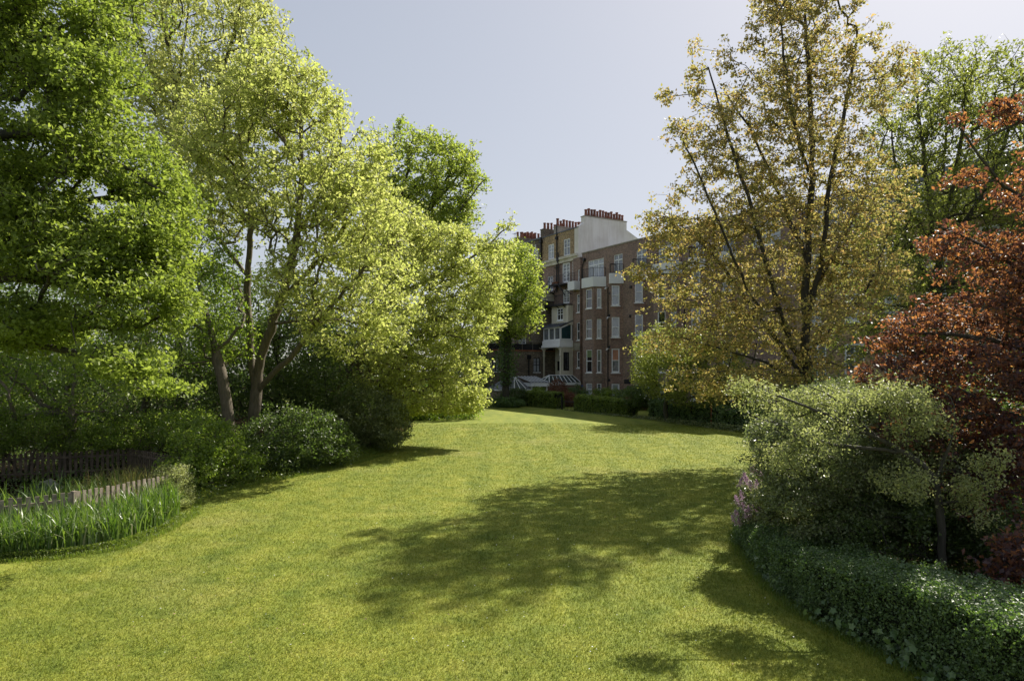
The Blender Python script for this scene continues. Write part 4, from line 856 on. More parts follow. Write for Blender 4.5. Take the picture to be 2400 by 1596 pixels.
# the wood beyond, reading as one dark mass
rs = np.random.RandomState(77); lob = []
for x, y, h in [(-60,46,10),(-52,50,12),(-44,52,13),(-38,54,12),(-32,50,12),(-27,55,13),(-22,52,11.5),(-17,56,12),(-12.5,54,10.5),(-9,60,10),(-6.5,66,9.5),(-30,38,10),(-24,34,9),(-38,36,11),(-46,40,12),(-20,40,8),(-14,44,8),(-34,26,9),(-28,24,7),(-42,28,10)]:
    lob.append((np.array([x, y, h*.55]), 4.2, 3.6, h*.48)); lob.append((np.array([x+1.5, y-2.5, 2.0]), 3.6, 2.4, 2.1))
c = lobe_tips(lob, int(9500*S), rs, .1, .3, .7, .2); idx = np.repeat(np.arange(len(c)), 13); c2 = c[idx]+rs.randn(len(idx), 3)*.42
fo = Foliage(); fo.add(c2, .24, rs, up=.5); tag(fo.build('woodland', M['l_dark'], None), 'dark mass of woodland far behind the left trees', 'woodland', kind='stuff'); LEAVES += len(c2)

# -- shrubs on the left edge of the lawn
def shrub(name, label, base, lobes, ntips, leaf, nleaf, clump, lm, bm, seed, stems=5, **k):
    bx, by = base; limbs = []; g0 = float(ground_z(bx, by))
    r_ = random.Random(seed)
    cz = max(l[0][2] for l in lobes); sp = max(l[1] for l in lobes)
    for i in range(stems):
        a = r_.random()*6.28; q = r_.random()*.5+.25
        limbs.append([np.array([bx+.08*math.cos(a)*(i > 0), by+.08*math.sin(a)*(i > 0), 0.0]), np.array([bx+sp*.3*q*math.cos(a), by+sp*.3*q*math.sin(a), cz*.35]), np.array([bx+sp*.8*q*math.cos(a), by+sp*.8*q*math.sin(a), cz*.8])])
    k.setdefault('zmin', .12); k.setdefault('step', .35); k.setdefault('tip_r', .004); k.setdefault('gap', .18); k.setdefault('gscale', .9)
    return plant(name, label, 'shrub', limbs, lobes, ntips, leaf, nleaf, clump, lm, bm, 0.06, seed, trunk_name='stems', crown='foliage', **k)
def LB(x, y, z, rx, ry, rz): return (np.array([x, y, z], float), rx, ry, rz)
shrub('laurel_shrub', 'rounded dark glossy shrub below the forked maple trunk', P(690,1100,26)[:2], [L(690,1030,26,125,75,2.0), L(630,1075,25,95,45,1.5), L(760,1050,26.5,70,60,1.6)], int(950*S), .10, 26, .24, 'l_dark', 'bark_d', 61)
shrub('laurel_shrub', 'dark shrub at the lawn edge right of the rounded one', P(860,1050,32)[:2], [L(850,980,32,85,80,2.0), L(915,990,31.5,48,58,1.5), L(800,1000,31,50,70,1.6)], int(850*S), .11, 26, .26, 'l_shrub', 'bark_d', 62)
shrub('hazel_shrub', 'mid green shrub beside the end of the pond fence', P(480,1120,21.5)[:2], [L(480,1040,22,75,60,1.5), L(450,1095,21,60,45,1.2), L(540,1090,22.5,70,40,1.2)], int(700*S), .09, 24, .22, 'l_under', 'bark', 63)
shrub('hazel_shrub', 'low arching green shrub over the back of the pond fence', P(330,1060,25)[:2], [L(330,1010,25,120,40,1.8), L(430,1000,25,80,45,1.6), L(220,1030,24.5,90,35,1.5)], int(650*S), .09, 24, .25, 'l_under', 'bark', 64)
shrub('rose_shrub', 'small pale green shrub at the right end of the picket fence', P(412,1180,18.3)[:2], [L(410,1140,18.3,34,42,.5), L(395,1105,18.4,30,22,.4), L(425,1170,18.1,24,26,.4)], int(420*S), .05, 18, .12, 'l_thorn', 'twig', 65, stems=7)
shrub('viburnum_shrub', 'shrub under the drooping maple boughs on the far lawn edge', P(1040,990,50)[:2], [L(1040,955,50,85,32,2.2), L(980,960,51,60,30,2)], int(500*S), .16, 22, .4, 'l_under', 'bark_d', 66)
shrub('elder_shrub', 'straggly shrub behind the left end of the pond fence', P(60,1040,23)[:2], [L(40,1000,23,110,45,1.5), L(130,1010,23.5,80,40,1.5), L(-60,1020,22,80,60,1.6)], int(600*S), .085, 22, .24, 'l_under', 'bark_l', 67)
# weeds and cow parsley along the lawn edge
rs = np.random.RandomState(9); path = [(-9.2,19.6),(-9.0,21.2),(-8.0,23.3),(-7.3,25.2),(-6.6,27.4),(-6.0,30),(-5.9,34)]
pp = np.array(resample([np.array(p) for p in path], .05)); n = 9000
i = rs.randint(0, len(pp), n); off = rs.rand(n)**1.5
c = np.stack([pp[i,0]-off*1.1+rs.randn(n)*.06, pp[i,1]+rs.randn(n)*.1, .03+rs.rand(n)*(.10+.38*off)], 1)
fo = Foliage(); fo.add(c, .065, rs, up=.5, rnd=rs.rand(n)*.7+.25); tag(fo.build('edge_weeds', M['l_beech'], None), 'low weeds growing along the left edge of the lawn', 'weeds', kind='stuff')
# woodland ground cover
n = 16000; c = np.stack([rs.uniform(-26,-8.4,n), rs.uniform(18.5,36,n), rs.rand(n)**2*.45+.03], 1); c = c[c[:,0] < -8.6-(c[:,1]-20)*-.12*np.clip((c[:,1]-20)/4,0,1)]
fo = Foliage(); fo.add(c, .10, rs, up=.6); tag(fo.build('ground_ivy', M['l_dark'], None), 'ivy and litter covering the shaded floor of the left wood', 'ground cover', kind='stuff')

# -- pond corner: picket fence, irises, sedge, hutch
def picket_fence(label, pts, h, seed, mat, gap=.155, wd_=.085, wire=False):
    r_ = random.Random(seed); pts = [np.array(p, float) for p in pts]; root = empty('picket_fence', (pts[0][0], pts[0][1], 0), label, 'fence', 'picket fences round the pond')
    for a, b_ in zip(pts, pts[1:]):
        fr, Lg = frame(a, b_-a); k = int(Lg/gap)
        for i in range(k):
            u = (i+.5)*Lg/k; hh_ = h+r_.uniform(-.02, .02); ti = r_.uniform(-.012, .012); q = MB()
            q.hexa([fr(u-wd_/2,.012,.05),fr(u+wd_/2,.012,.05),fr(u+wd_/2,.036,.05),fr(u-wd_/2,.036,.05),fr(u-wd_/2+ti,.012,hh_),fr(u+wd_/2+ti,.012,hh_),fr(u+wd_/2+ti,.036,hh_),fr(u-wd_/2+ti,.036,hh_)]); q.build('picket', M[mat], root)
        for z in (h*.28, h*.80): q = MB(); q.box(fr, 0, Lg, -.03, .01, z-.035, z+.035); q.build('rail', M[mat], root)
        q = MB(); q.box(fr, -.05, .05, -.06, .045, 0, h+.03); q.build('post', M[mat], root)
    return root
picket_fence('weathered picket fence rising out of the iris bed at lower left', [(-13.2,12.6),(-9.94,15.5),(-9.15,18.2)], .9, 3, 'wood')
picket_fence('dark picket fence in shade at the back of the pond', [(-10.1,21.2),(-13.4,24),(-18.5,21.6)], .95, 4, 'wood_d')
pw = MB(); pw.poly([(x_, y_, ground_z(x_, y_)+.03) for x_, y_ in ((-15.5,14.4),(-12,15.2),(-10.6,17.2),(-11,19.5),(-14,21),(-17,19))]); tag(pw.build('pond', M['water']), 'small dark pond inside the picket fence', kind='structure')
hu = empty('duck_house', tuple(P(100,1160,17.8)[:2])+(0,), 'small blue boarded duck house with grey roof in the shaded pond corner', 'hutch')
hx, hy = P(100,1160,17.8)[:2]; fr, _ = frame((hx-.22, hy), (1, .25)); q = MB()
for k in range(4): q.box(fr, 0, .44, -.4, 0 if k % 2 else .006, .12+k*.11, .225+k*.11)
q.poly([fr(0,0,.56), fr(.44,0,.56), fr(.22,0,.74)]); q.build('body', M['hutch'], hu)
q = MB(); q.hexa([fr(-.09,.06,.50),fr(.22,.06,.76),fr(.22,-.46,.76),fr(-.09,-.46,.50),fr(-.09,.06,.53),fr(.22,.06,.79),fr(.22,-.46,.79),fr(-.09,-.46,.53)]); q.hexa([fr(.22,.06,.76),fr(.53,.06,.50),fr(.53,-.46,.50),fr(.22,-.46,.76),fr(.22,.06,.79),fr(.53,.06,.53),fr(.53,-.46,.53),fr(.22,-.46,.79)]); q.build('roof', M['hutch_roof'], hu)
def rock(x_, y_, r, seed, label):
    V = []; Fc = []; tube_into(V, Fc, [np.array([x_, y_, z]) for z in (0,.3*r,.8*r,1.15*r,1.3*r)], [r*.9, r*1.05, r*.9, r*.5, r*.15], 9, True); q = MB(); rr = random.Random(seed)
    q.v = [(a+rr.uniform(-.2,.2)*r, b_+rr.uniform(-.2,.2)*r, max(0, c_+rr.uniform(-.15,.15)*r)) for a, b_, c_ in V]; q.f = Fc; tag(q.build('rock', M['rock'], None, (x_, y_, 0), smooth=False), label, 'rock', 'rocks by the pond')
rock(-12.95, 18.0, .26, 1, 'larger reddish rock left of the duck house'); rock(-12.75, 17.2, .17, 2, 'smaller rock in front of the larger one by the pond')
def blades(name, label, pts, lens, wd_, mat, rs, bend=(.2,.9), cat='irises', lean=.12):
    n = len(pts); seg = 5; ang = rs.rand(n)*6.28; bd = rs.uniform(bend[0], bend[1], n); kink = rs.rand(n) < .40
    dirx, diry = np.cos(ang), np.sin(ang); rows = []
    face = ang+rs.randn(n)*.6+1.57; sx, sy = np.cos(face), np.sin(face)
    for s in range(seg+1):
        t_ = s/seg; th = bd*t_**1.7*1.5; th = np.where(kink & (t_ > .6), th+1.3, th)
        if s == 0: cx = pts[:,0].copy(); cy = pts[:,1].copy(); cz = np.full(n, 0.0)+ground_z(pts[:,0], pts[:,1])
        else:
            st = lens/seg; cx = cx+dirx*np.sin(th+lean*rs.randn(n)*.3)*st; cy = cy+diry*np.sin(th)*st; cz = np.maximum(cz+np.cos(th)*st, .02)
        w_ = wd_*(1-t_**3)*.5*(.8+.4*rs.rand()); rows.append(np.stack([np.stack([cx-sx*w_, cy-sy*w_, cz], 1), np.stack([cx+sx*w_, cy+sy*w_, cz], 1)], 1))
    V = np.stack(rows, 1).reshape(-1, 3); b_ = np.arange(n)[:,None]*(seg+1)*2; f = []
    for s in range(seg): f.append(np.stack([b_[:,0]+2*s, b_[:,0]+2*s+1, b_[:,0]+2*s+3, b_[:,0]+2*s+2], 1))
    Fq = np.stack(f, 1).reshape(-1, 4); r_ = np.repeat(np.clip(rs.rand(n)*.8+.15*kink, 0, 1), seg)
    return tag(np_mesh(name, V, Fq, M[mat], rnd=r_), label, cat, kind='stuff')
rs = np.random.RandomState(21)
def band(a, b_, n, back0, back1, rs):   # points between the bed's lawn edge and the fence
    t_ = rs.rand(n); s = rs.rand(n); a = np.array(a); b_ = np.array(b_); ks = np.linspace(0, 1, len(a))
    e = np.stack([np.interp(t_, ks, a[:,0]), np.interp(t_, ks, a[:,1])], 1); g = np.stack([np.interp(t_, ks, b_[:,0]), np.interp(t_, ks, b_[:,1])], 1)
    return e+(g-e)*s[:,None]
edge = [(-12.2,11.2),(-9.95,13.2),(-8.95,13.55),(-8.2,14.3),(-8.05,15.6),(-8.25,17.0)]; back = [(-13.2,12.5),(-11.3,14.2),(-10.1,15.3),(-9.7,16.2),(-9.4,17.2),(-9.15,18.1)]
pts = band(edge, back, 4600, 0, 0, rs)
blades('iris_leaves', 'tall green iris leaves massed in front of the picket fence', pts, rs.uniform(.40,1.05,len(pts)), .028, 'l_iris', rs, (.05,.75))
n = 900; pts = np.stack([rs.uniform(-12.2,-9.9,n), rs.uniform(15.6,18.6,n)], 1); pts = pts[(pts[:,1]-15.3) > (pts[:,0]+10.1)*1.2]; pts = pts[(pts[:,0] < -9.95)]
blades('iris_leaves', 'second clump of iris leaves growing inside the fence by the pond', pts, rs.uniform(.6,1.15,len(pts)), .034, 'l_iris', rs, (.05,.9))
n = 1500; pts = np.stack([rs.uniform(-11.4,-9.7,n), rs.uniform(17.3,20.2,n)], 1)
blades('sedge', 'brown tipped sedge arching behind the right half of the fence', pts, rs.uniform(.5,1.25,n), .014, 'l_sedge', rs, (.1,.9), 'sedge')
# short growth at the foot of the irises
n = 5000; p_ = band([(-12.1,11.1),(-9.9,13.1),(-8.9,13.4),(-8.05,14.2),(-7.95,15.6),(-8.15,17.2)], edge, n, 0, 0, rs); c = np.concatenate([p_, .03+rs.rand(n,1)*.12], 1)
fo = Foliage(); fo.add(c, .05, rs, up=.3, aspect=.35); tag(fo.build('bed_edge_growth', M['l_beech'], None), 'short leafy growth at the foot of the iris bed', 'ground cover', kind='stuff')
# -- right: clipped near hedge
def hedge_body(name, label, rings, leafsize, dens, lm, core, seed, group=None, cat='hedge', jit=.035, shellin=.05, corein=.10, up=.25):
    """rings: list of (outer foot xy, inner foot xy, height) along the hedge; leafy skin over an added dark solid core that blocks light"""
    rs = np.random.RandomState(seed); O = np.array([r[0] for r in rings], float); I = np.array([r[1] for r in rings], float); H = np.array([r[2] for r in rings], float)
    ks = np.concatenate([[0], np.cumsum(np.linalg.norm(np.diff((O+I)/2, axis=0), axis=1))]); Lt = ks[-1]
    root = empty(name, (O[0][0], O[0][1], 0), label, cat, group)
    def ev(u):
        o = np.stack([np.interp(u, ks, O[:,0]), np.interp(u, ks, O[:,1])], 1); i = np.stack([np.interp(u, ks, I[:,0]), np.interp(u, ks, I[:,1])], 1); return o, i, np.interp(u, ks, H)
    def sec(u, v, inset=0.0):       # v 0..1 round the cross-section: front face, rounded top, back face
        o, i, h = ev(u); wv = i-o; wl = np.linalg.norm(wv, axis=1)[:,None]; wn = wv/wl; per = 2*h+wl[:,0]
        a = 2*math.pi*0
        s = v*per; x = np.where(s < h, 0, np.where(s < h+wl[:,0], s-h, wl[:,0])); z = np.where(s < h, s, np.where(s < h+wl[:,0], h, per-s))
        # round the shoulders
        rr = .14; cx = np.clip(x, rr, wl[:,0]-rr); cz = np.minimum(z, h-rr); dx = x-cx; dz = z-cz; m_ = np.hypot(dx, dz); k = np.where((z > h-rr) & ((x < rr) | (x > wl[:,0]-rr)), np.minimum(1, rr/np.maximum(m_, 1e-6)), 1)
        x = cx+dx*k; z = cz+dz*k
        nx_ = np.where(s < h, -1, np.where(s < h+wl[:,0], 0, 1)); nz_ = ((s >= h) & (s < h+wl[:,0])).astype(float)
        x = x-nx_*inset; z = z-nz_*inset
        px_ = o[:,0]+wn[:,0]*x; py_ = o[:,1]+wn[:,1]*x; p = np.stack([px_, py_, z+ground_z(px_, py_)-.02], 1); nn = np.stack([wn[:,0]*nx_, wn[:,1]*nx_, nz_], 1)
        return p, nn
    nu, nv = max(4, int(Lt/.35)), 15; V = []
    for a in np.linspace(0, Lt, nu):
        p, _ = sec(np.full(nv, a), np.linspace(0, 1, nv), corein); V.append(p)
    V = np.array(V).reshape(-1, 3); id_ = np.arange(nu*nv).reshape(nu, nv); f = np.stack([id_[:-1,:-1].ravel(), id_[:-1,1:].ravel(), id_[1:,1:].ravel(), id_[1:,:-1].ravel()], 1)
    mb = MB(); mb.v = [tuple(p) for p in V]; mb.f = [tuple(int(q) for q in r) for r in f]; mb.f.append(tuple(int(q) for q in id_[0])); mb.f.append(tuple(int(q) for q in id_[-1][::-1])); mb.build('light_block_core', M[core], root)
    area = Lt*(2*H.mean()+np.linalg.norm(I-O, axis=1).mean()); n = int(area*dens)
    p, nn = sec(rs.rand(n)*Lt, rs.rand(n)); wob = np.array([noise.noise(Vector(q*2.2))*1.6+noise.noise(Vector(q*6.5)) for q in p[::1]]) if n < 250000 else 0
    p = p+nn*(wob[:,None]*jit+rs.randn(n,1)*shellin*.6-.02)+rs.randn(n,3)*.01; p[:,2] = np.maximum(p[:,2], ground_z(p[:,0], p[:,1])+.01)
    # ends
    for e in (0, Lt):
        o, i, h = ev(np.array([e])); o, i, h = o[0], i[0], h[0]; m_ = int(np.linalg.norm(i-o)*h*dens); a = rs.rand(m_,1); q = np.concatenate([o+(i-o)*a, rs.rand(m_,1)*h], 1)+rs.randn(m_,3)*.03; p = np.concatenate([p, q]); nn = np.concatenate([nn, np.tile([[0, -1.0 if e == 0 else 1.0, 0]], (m_, 1))])
    fo = Foliage(); fo.add(p, leafsize, rs, up=up, bias=nn*.9, rnd=rs.rand(len(p))); fo.build('foliage', M[lm], root); return root
hedge_body('clipped_hedge', 'low clipped dark green hedge curving along the right edge of the near lawn',
   [((5.15,15.6),(5.75,15.5),.55),((4.75,14.2),(5.4,14.1),.60),((4.55,12.8),(5.35,12.7),.66),((4.33,11.4),(5.6,11.2),.74),((4.33,10.2),(5.75,10.1),.82),((4.55,9.2),(5.95,9.2),.92),((4.8,8.3),(6.15,8.3),1.0),((5.0,7.2),(6.3,7.1),1.05),((5.1,5.6),(6.4,5.6),1.08)],
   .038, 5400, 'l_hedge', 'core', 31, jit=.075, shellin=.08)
# ivy along the foot of the hedge
rs = np.random.RandomState(33); foot = np.array(resample([np.array(p) for p in ((4.5,12.5),(4.25,11.4),(4.22,10.2),(4.42,9.2),(4.66,8.3),(4.86,7.3))], .02)); n = 620
i = (rs.rand(n)**.75*len(foot)).astype(int); i = i[[noise.noise(Vector((foot[q][0]*2, foot[q][1]*2, 1))) > -.08 for q in i]]; n = len(i); V = []; Fc = []; rr = []
for j in range(n):
    c0 = np.array([foot[i[j]][0]+rs.randn()*.07+.05, foot[i[j]][1]+rs.randn()*.1, .02+rs.rand()**2.5*.38]); sz = rs.uniform(.028,.062)
    nr = unit(np.array([-.9, -.7, .7])+rs.randn(3)*.45); a = unit(np.cross(nr, rs.randn(3))); b_ = np.cross(nr, a); k = len(V); V.append(c0)
    for q in range(10):
        ang = q*2*math.pi/10; rad = sz*(1.0 if q % 2 == 0 else .62)*(1.35 if q == 0 else 1); V.append(c0+(a*math.cos(ang)+b_*math.sin(ang))*rad-nr*.012*(q % 2 == 0))
    for q in range(10): Fc.append((k, k+1+q, k+1+(q+1) % 10)); rr.append(0)
    rv = rs.rand(); rr[-10:] = [rv]*10
tag(np_mesh('ivy', np.array(V), np.array(Fc), M['l_ivy'], rnd=np.array(rr)), 'trailing ivy with lobed leaves along the foot of the clipped hedge', 'ivy', kind='stuff')

n = 26000; tt = rs.rand(n); yy = 6+tt*26; x0 = np.interp(yy, [6,9.2,11.6,13.5,15.6,18,22,30], [6.3,5.9,5.5,5.6,6.0,6.6,8.8,12.4]); c = np.stack([x0+rs.rand(n)**1.3*11, yy, .02+rs.rand(n)**2*.5], 1)
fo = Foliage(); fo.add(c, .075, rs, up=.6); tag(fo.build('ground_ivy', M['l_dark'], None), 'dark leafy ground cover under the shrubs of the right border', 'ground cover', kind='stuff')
# -- lilac with pink flower heads
li = shrub('lilac_shrub', 'lilac bush with pale pink flower heads at the left end of the right border', (5.3,14.2), [L(1780,1130,14.0,48,45,.6), L(1770,1195,13.8,45,38,.5), L(1840,1170,14,60,60,.7)], int(420*S), .062, 22, .14, 'l_shrub', 'bark', 71, up=.4)
rs = np.random.RandomState(72)
for px, py in ((1764,1104),(1772,1100),(1782,1112),(1745,1118),(1736,1130),(1750,1126),(1760,1138),(1738,1160),(1728,1172),(1742,1188),(1755,1196),(1726,1205),(1720,1218),(1733,1224),(1768,1190),(1780,1200),(1757,1215),(1772,1222),(1795,1228),(1790,1120),(1775,1135),(1748,1205)):
    c0 = P(px, py, 13.35+rs.rand()*.3); n = 190; t_ = rs.rand(n); ax = unit(np.array([rs.randn()*.3-.3, -.2, 1.0])); q = c0+ax*(t_[:,None]-.4)*.17+rs.randn(n,3)*(.034*(1-t_[:,None]*.75))
    fo = Foliage(); fo.add(q, .020, rs, up=0, aspect=.9); fo.build('flower_head', M['lilac'], li)
# -- shrubs of the right border
shrub('viburnum_shrub', 'large grey-green shrub with many fine stems behind the clipped hedge', (7.3,12.6), [L(1900,1090,12.4,120,90,1.3), L(1990,1010,12.8,120,90,1.4), L(1880,1190,12.0,110,60,1.0), L(2040,1130,12.4,90,80,1.2), L(1830,1030,13,60,60,1.0), L(2000,1210,12,90,40,.9), L(1930,960,13.2,90,55,1.1), L(2040,940,13.2,100,60,1.2), L(1860,1010,13,70,60,1.0), L(2150,1080,12.6,90,90,1.1)], int(4300*S), .055, 22, .15, 'l_shrub', 'bark', 73, up=.35, stems=14, gap=.28)
plant('hawthorn_tree', 'small tree with pale yellow sprays arching left over the shrubs', 'tree',
   [PL_((2210,1400,10.6),(2208,1300,10.6),(2205,1200,10.6),(2190,1110,10.6),(2120,1060,10.6),(2020,1010,10.6),(1900,955,10.7),(1790,915,10.9),(1735,895,11)), PL_((2120,1060,10.6),(1990,1045,10.5),(1900,1040,10.6),(1820,990,10.7)), PL_((2195,1120,10.6),(2240,1010,10.4),(2230,920,10.4),(2150,890,10.4)), PL_((2190,1110,10.6),(2280,1090,10.2),(2330,1150,10)), PL_((2050,1020,10.6),(1960,930,10.8),(1880,900,11))],
   [L(1800,940,10.9,85,50,.7), L(1900,985,10.7,110,75,.8), L(1840,1060,10.7,70,50,.6), L(1980,925,10.8,110,50,.7), L(2110,930,10.6,90,50,.7), L(2160,1010,10.4,80,60,.7), L(2270,1060,10.2,80,50,.7), L(2290,1170,10,50,75,.5), L(2110,1120,10.3,60,50,.6), L(1730,903,11,40,26,.3)],
   int(1500*S), .045, 11, .10, 'l_thorn', 'bark_d', .06, 74, shell=.05, gap=.46, up=.3, flat=.95, step=.3, tip_r=.0028, gscale=1.3, zmin=.6, droop=.4)
plant('copper_beech_tree', 'copper-leaved tree with dark purple and orange foliage at the right edge', 'tree',
   [PL_((2560,1350,13),(2550,1100,13),(2530,850,13),(2500,600,13),(2470,350,13)), PL_((2540,900,13),(2380,800,12.6),(2200,780,12.5),(2060,780,12.6)), PL_((2530,800,13),(2400,640,12.6),(2280,560,12.6),(2200,530,12.8)), PL_((2545,1000,13),(2420,980,12.2),(2280,980,11.8)), PL_((2500,600,13),(2400,460,12.6),(2330,420,12.5),(2250,300,12.5)), PL_((2480,400,13),(2400,280,12.6),(2320,240,12.5)), PL_((2400,280,12.6),(2300,330,12.4))],
   [L(2440,720,12.8,170,150,2.0), L(2300,700,12.6,120,110,1.4), L(2160,780,12.5,110,55,1.0), L(2060,790,12.5,60,32,.7), L(2330,880,12.3,150,120,1.6), L(2230,900,12.4,120,90,1.4), L(2400,1010,12,130,120,1.6), L(2250,1040,12,100,80,1.2), L(2370,1150,11.6,100,80,1.2), L(2220,560,12.6,55,45,.7), L(2310,590,12.6,70,60,.9), L(2400,530,12.6,80,90,1.2), L(2260,420,12.6,45,22,.5), L(2400,440,12.6,50,35,.7), L(2280,325,12.5,28,18,.3), L(2245,285,12.5,24,16,.3), L(2370,270,12.5,60,22,.5), L(2345,245,12.5,24,20,.3), L(2090,880,12.0,80,45,.8), L(2160,960,11.8,70,40,.8), L(2330,1080,11.6,110,80,1.2), L(2110,1010,11.3,60,35,.6), L(2310,1190,10.8,80,60,.9), L(2600,800,13,220,300,2.6), L(2560,400,13,120,150,1.8)],
   int(4600*S), .085, 12, .16, 'l_copper', 'bark_d', .14, 75, shell=.2, gap=.36, up=.75, flat=.4, step=.45, tip_r=.004, gscale=.9, zmin=1.2, droop=.5, aspect=.55)
shrub('copper_shrub', 'low purple-grey leaved bush at the right edge beyond the hedge', (7.0,8.9), [LB(7.0,8.9,1.05,.75,.6,.55), LB(6.6,8.4,.95,.4,.4,.35)], int(260*S), .085, 16, .15, 'l_copper', 'bark_d', 76, up=.7)
shrub('laurel_shrub', 'dark evergreen shrubs in the shade below the copper tree', (9.4,12.5), [LB(9.4,12.6,1.0,1.6,1.2,1.0), LB(8.0,11.6,.7,1.2,.8,.7), LB(10.8,12.0,1.3,1.4,1.2,1.2)], int(900*S), .075, 22, .2, 'l_dark', 'bark_d', 77)
shrub('laurel_shrub', 'tall dark shrubs filling the gap behind the copper tree', (12,17), [LB(11,17,1.7,2.4,1.8,1.7), LB(14,18,2.2,2.6,2,2.2), LB(9.2,16.5,1.3,1.5,1.4,1.3), LB(10.0,21,1.7,1.6,2.4,1.7)], int(1500*S), .10, 22, .3, 'l_dark', 'bark_d', 78)
shrub('viburnum_shrub', 'dark thicket of bare stems and leaves below the pale hawthorn sprays', (7.0,11.3), [L(2080,1230,11.4,110,70,.9), L(2000,1250,11.3,80,50,.8), L(2170,1240,11.6,80,70,.9), L(2290,1230,11.0,90,80,.9), L(2370,1290,10.4,70,60,.8)], 1100, .06, 20, .17, 'l_dark', 'bark_d', 79, stems=16)
# -- the bronze tree and its green neighbour
plant('norway_maple_tree', 'tall open tree with bronze young leaves and dark limbs right of the brown wing', 'tree',
   [PL_((1890,1075,27.0),(1892,960,27.0),(1890,850,27.0),(1885,700,27.0),(1895,560,27.0),(1905,400,27.0),(1900,240,27.0),(1890,80,27.0),(1880,-60,27.0),(1875,-110,27.0)),
    PL_((1888,860,27.0),(1840,780,26.6),(1800,640,26.1),(1760,480,25.7),(1700,300,25.6),(1660,160,25.6)), PL_((1886,780,27.0),(1930,600,26.6),(1945,400,26.5),(1990,220,26.5),(2010,60,26.5)),
    PL_((1880,880,27.0),(1790,760,27.4),(1720,660,27.9),(1640,560,28.4),(1560,520,28.4)), PL_((1890,830,27.0),(1960,760,27.0),(2050,660,27.0),(2090,520,27.0)), PL_((1875,900,27.0),(1780,840,26.1),(1690,820,25.7),(1600,790,25.7)),
    PL_((1890,600,27.0),(1820,450,27.9),(1760,300,27.9),(1700,220,27.9)), PL_((1900,420,27.0),(1850,250,26.1),(1830,60,26.1)), PL_((1790,740,26.8),(1730,640,26.1),(1650,430,25.7),(1600,330,25.7)), PL_((1890,700,27.0),(1980,560,27.9),(2040,430,27.9),(2080,300,27.9)), PL_((1880,930,27.0),(1800,930,26.1),(1700,960,25.2))],
   [L(1850,110,27,80,130,2.9), L(1960,110,27,55,100,2.3), L(1770,250,27,95,95,2.8), L(1950,270,27,90,110,3.0), L(1660,340,26.1,65,90,2.2), L(1860,390,27,160,110,3.8), L(1700,480,27,140,90,3.4), L(2010,480,27,110,100,3.2), L(1590,560,27,90,55,2.4), L(1850,580,27,190,105,4.4), L(1660,680,27,160,75,3.6), L(2000,660,27,130,80,3.3), L(1830,760,26.6,170,70,3.8), L(1630,800,26.1,140,55,2.8), L(1700,900,25.7,150,45,2.8), L(1900,870,26.5,120,50,3.0), L(1630,170,26.1,22,85,.8), L(1580,310,26.1,34,50,.9), L(1555,225,26.3,26,22,.5), L(1700,130,26.1,24,50,.8), L(1995,40,26.5,34,90,1.1), L(1880,-50,27,110,70,3.0), L(2095,190,27,55,80,1.5), L(1530,520,27,50,22,1.0), L(1500,640,27,45,20,1.0), L(2060,90,27,20,30,.6), L(1760,90,27,22,45,.7), L(1820,-20,27,50,60,1.8), L(1980,-60,27,60,50,2.0)],
   int(9800*S), .125, 8, .17, 'l_bronze', 'bark_d', .22, 81, shell=.06, gap=.34, gscale=.5, up=.45, flat=.75, step=.6, wiggle=.18, tip_r=.0045, zmin=1.8, droop=.3)
plant('plane_tree', 'light green tree with many upright bare limbs behind the copper leaves at right', 'tree',
   [PL_((2195,1010,37),(2195,850,37),(2195,720,37),(2200,600,37),(2230,450,37),(2260,300,37),(2270,180,37)), PL_((2196,700,37),(2130,560,37),(2060,500,37)), PL_((2197,640,37),(2180,480,37),(2160,330,37),(2150,220,37)), PL_((2200,600,37),(2300,470,37),(2360,330,37),(2380,200,37)), PL_((2200,620,37),(2210,430,38),(2220,260,38)), PL_((2198,680,37),(2330,600,37),(2450,480,37),(2500,300,37)), PL_((2130,560,37),(2100,420,37),(2090,300,37))],
   [L(2200,210,37,150,85,4), L(2340,200,37,110,85,4), L(2130,330,37,90,90,3.5), L(2280,330,37,160,90,4.5), L(2450,280,37,130,150,4.5), L(2200,450,37,160,80,4), L(2100,520,37,100,80,3.5), L(2350,480,37,150,90,4), L(2060,640,37,100,90,3.5), L(2250,640,37,150,90,4), L(2150,770,37,130,70,3.6), L(2000,800,37,80,60,3), L(2420,700,37,130,120,4)],
   int(6500*S), .17, 8, .28, 'l_plane', 'bark_d', .30, 82, shell=.12, gap=.30, up=.5, flat=.7, step=1.0, tip_r=.008, zmin=4)
# -- private gardens in front of the wing
plant('cherry_tree', 'pale green leafy tree with white blossom beside the brown wing wall', 'tree', [PL_((1562,985,48.5),(1558,940,48.5),(1580,860,47.5),(1600,790,46.5))],
   [L(1540,810,46.3,55,50,2.5), L(1610,810,46.3,70,45,2.8), L(1680,850,46.3,60,60,2.8), L(1560,880,46.3,75,50,2.6), L(1510,860,46.3,30,50,1.5), L(1640,920,46.3,70,40,2.4), L(1740,900,46.3,60,60,2.6)], int(1000*S), .15, 24, .42, 'l_plane', 'bark_d', .16, 83, gap=.2, up=.55, step=.8, zmin=.8)
sb = shrub('viburnum_shrub', 'dark shrub dotted with white flowers at the foot of the pale green tree', P(1540,960,52)[:2], [L(1530,925,52,50,32,1.4), L(1490,930,52,30,28,1.2)], 320, .13, 22, .32, 'l_dark', 'bark_d', 84)
rs = np.random.RandomState(85); q = MB()
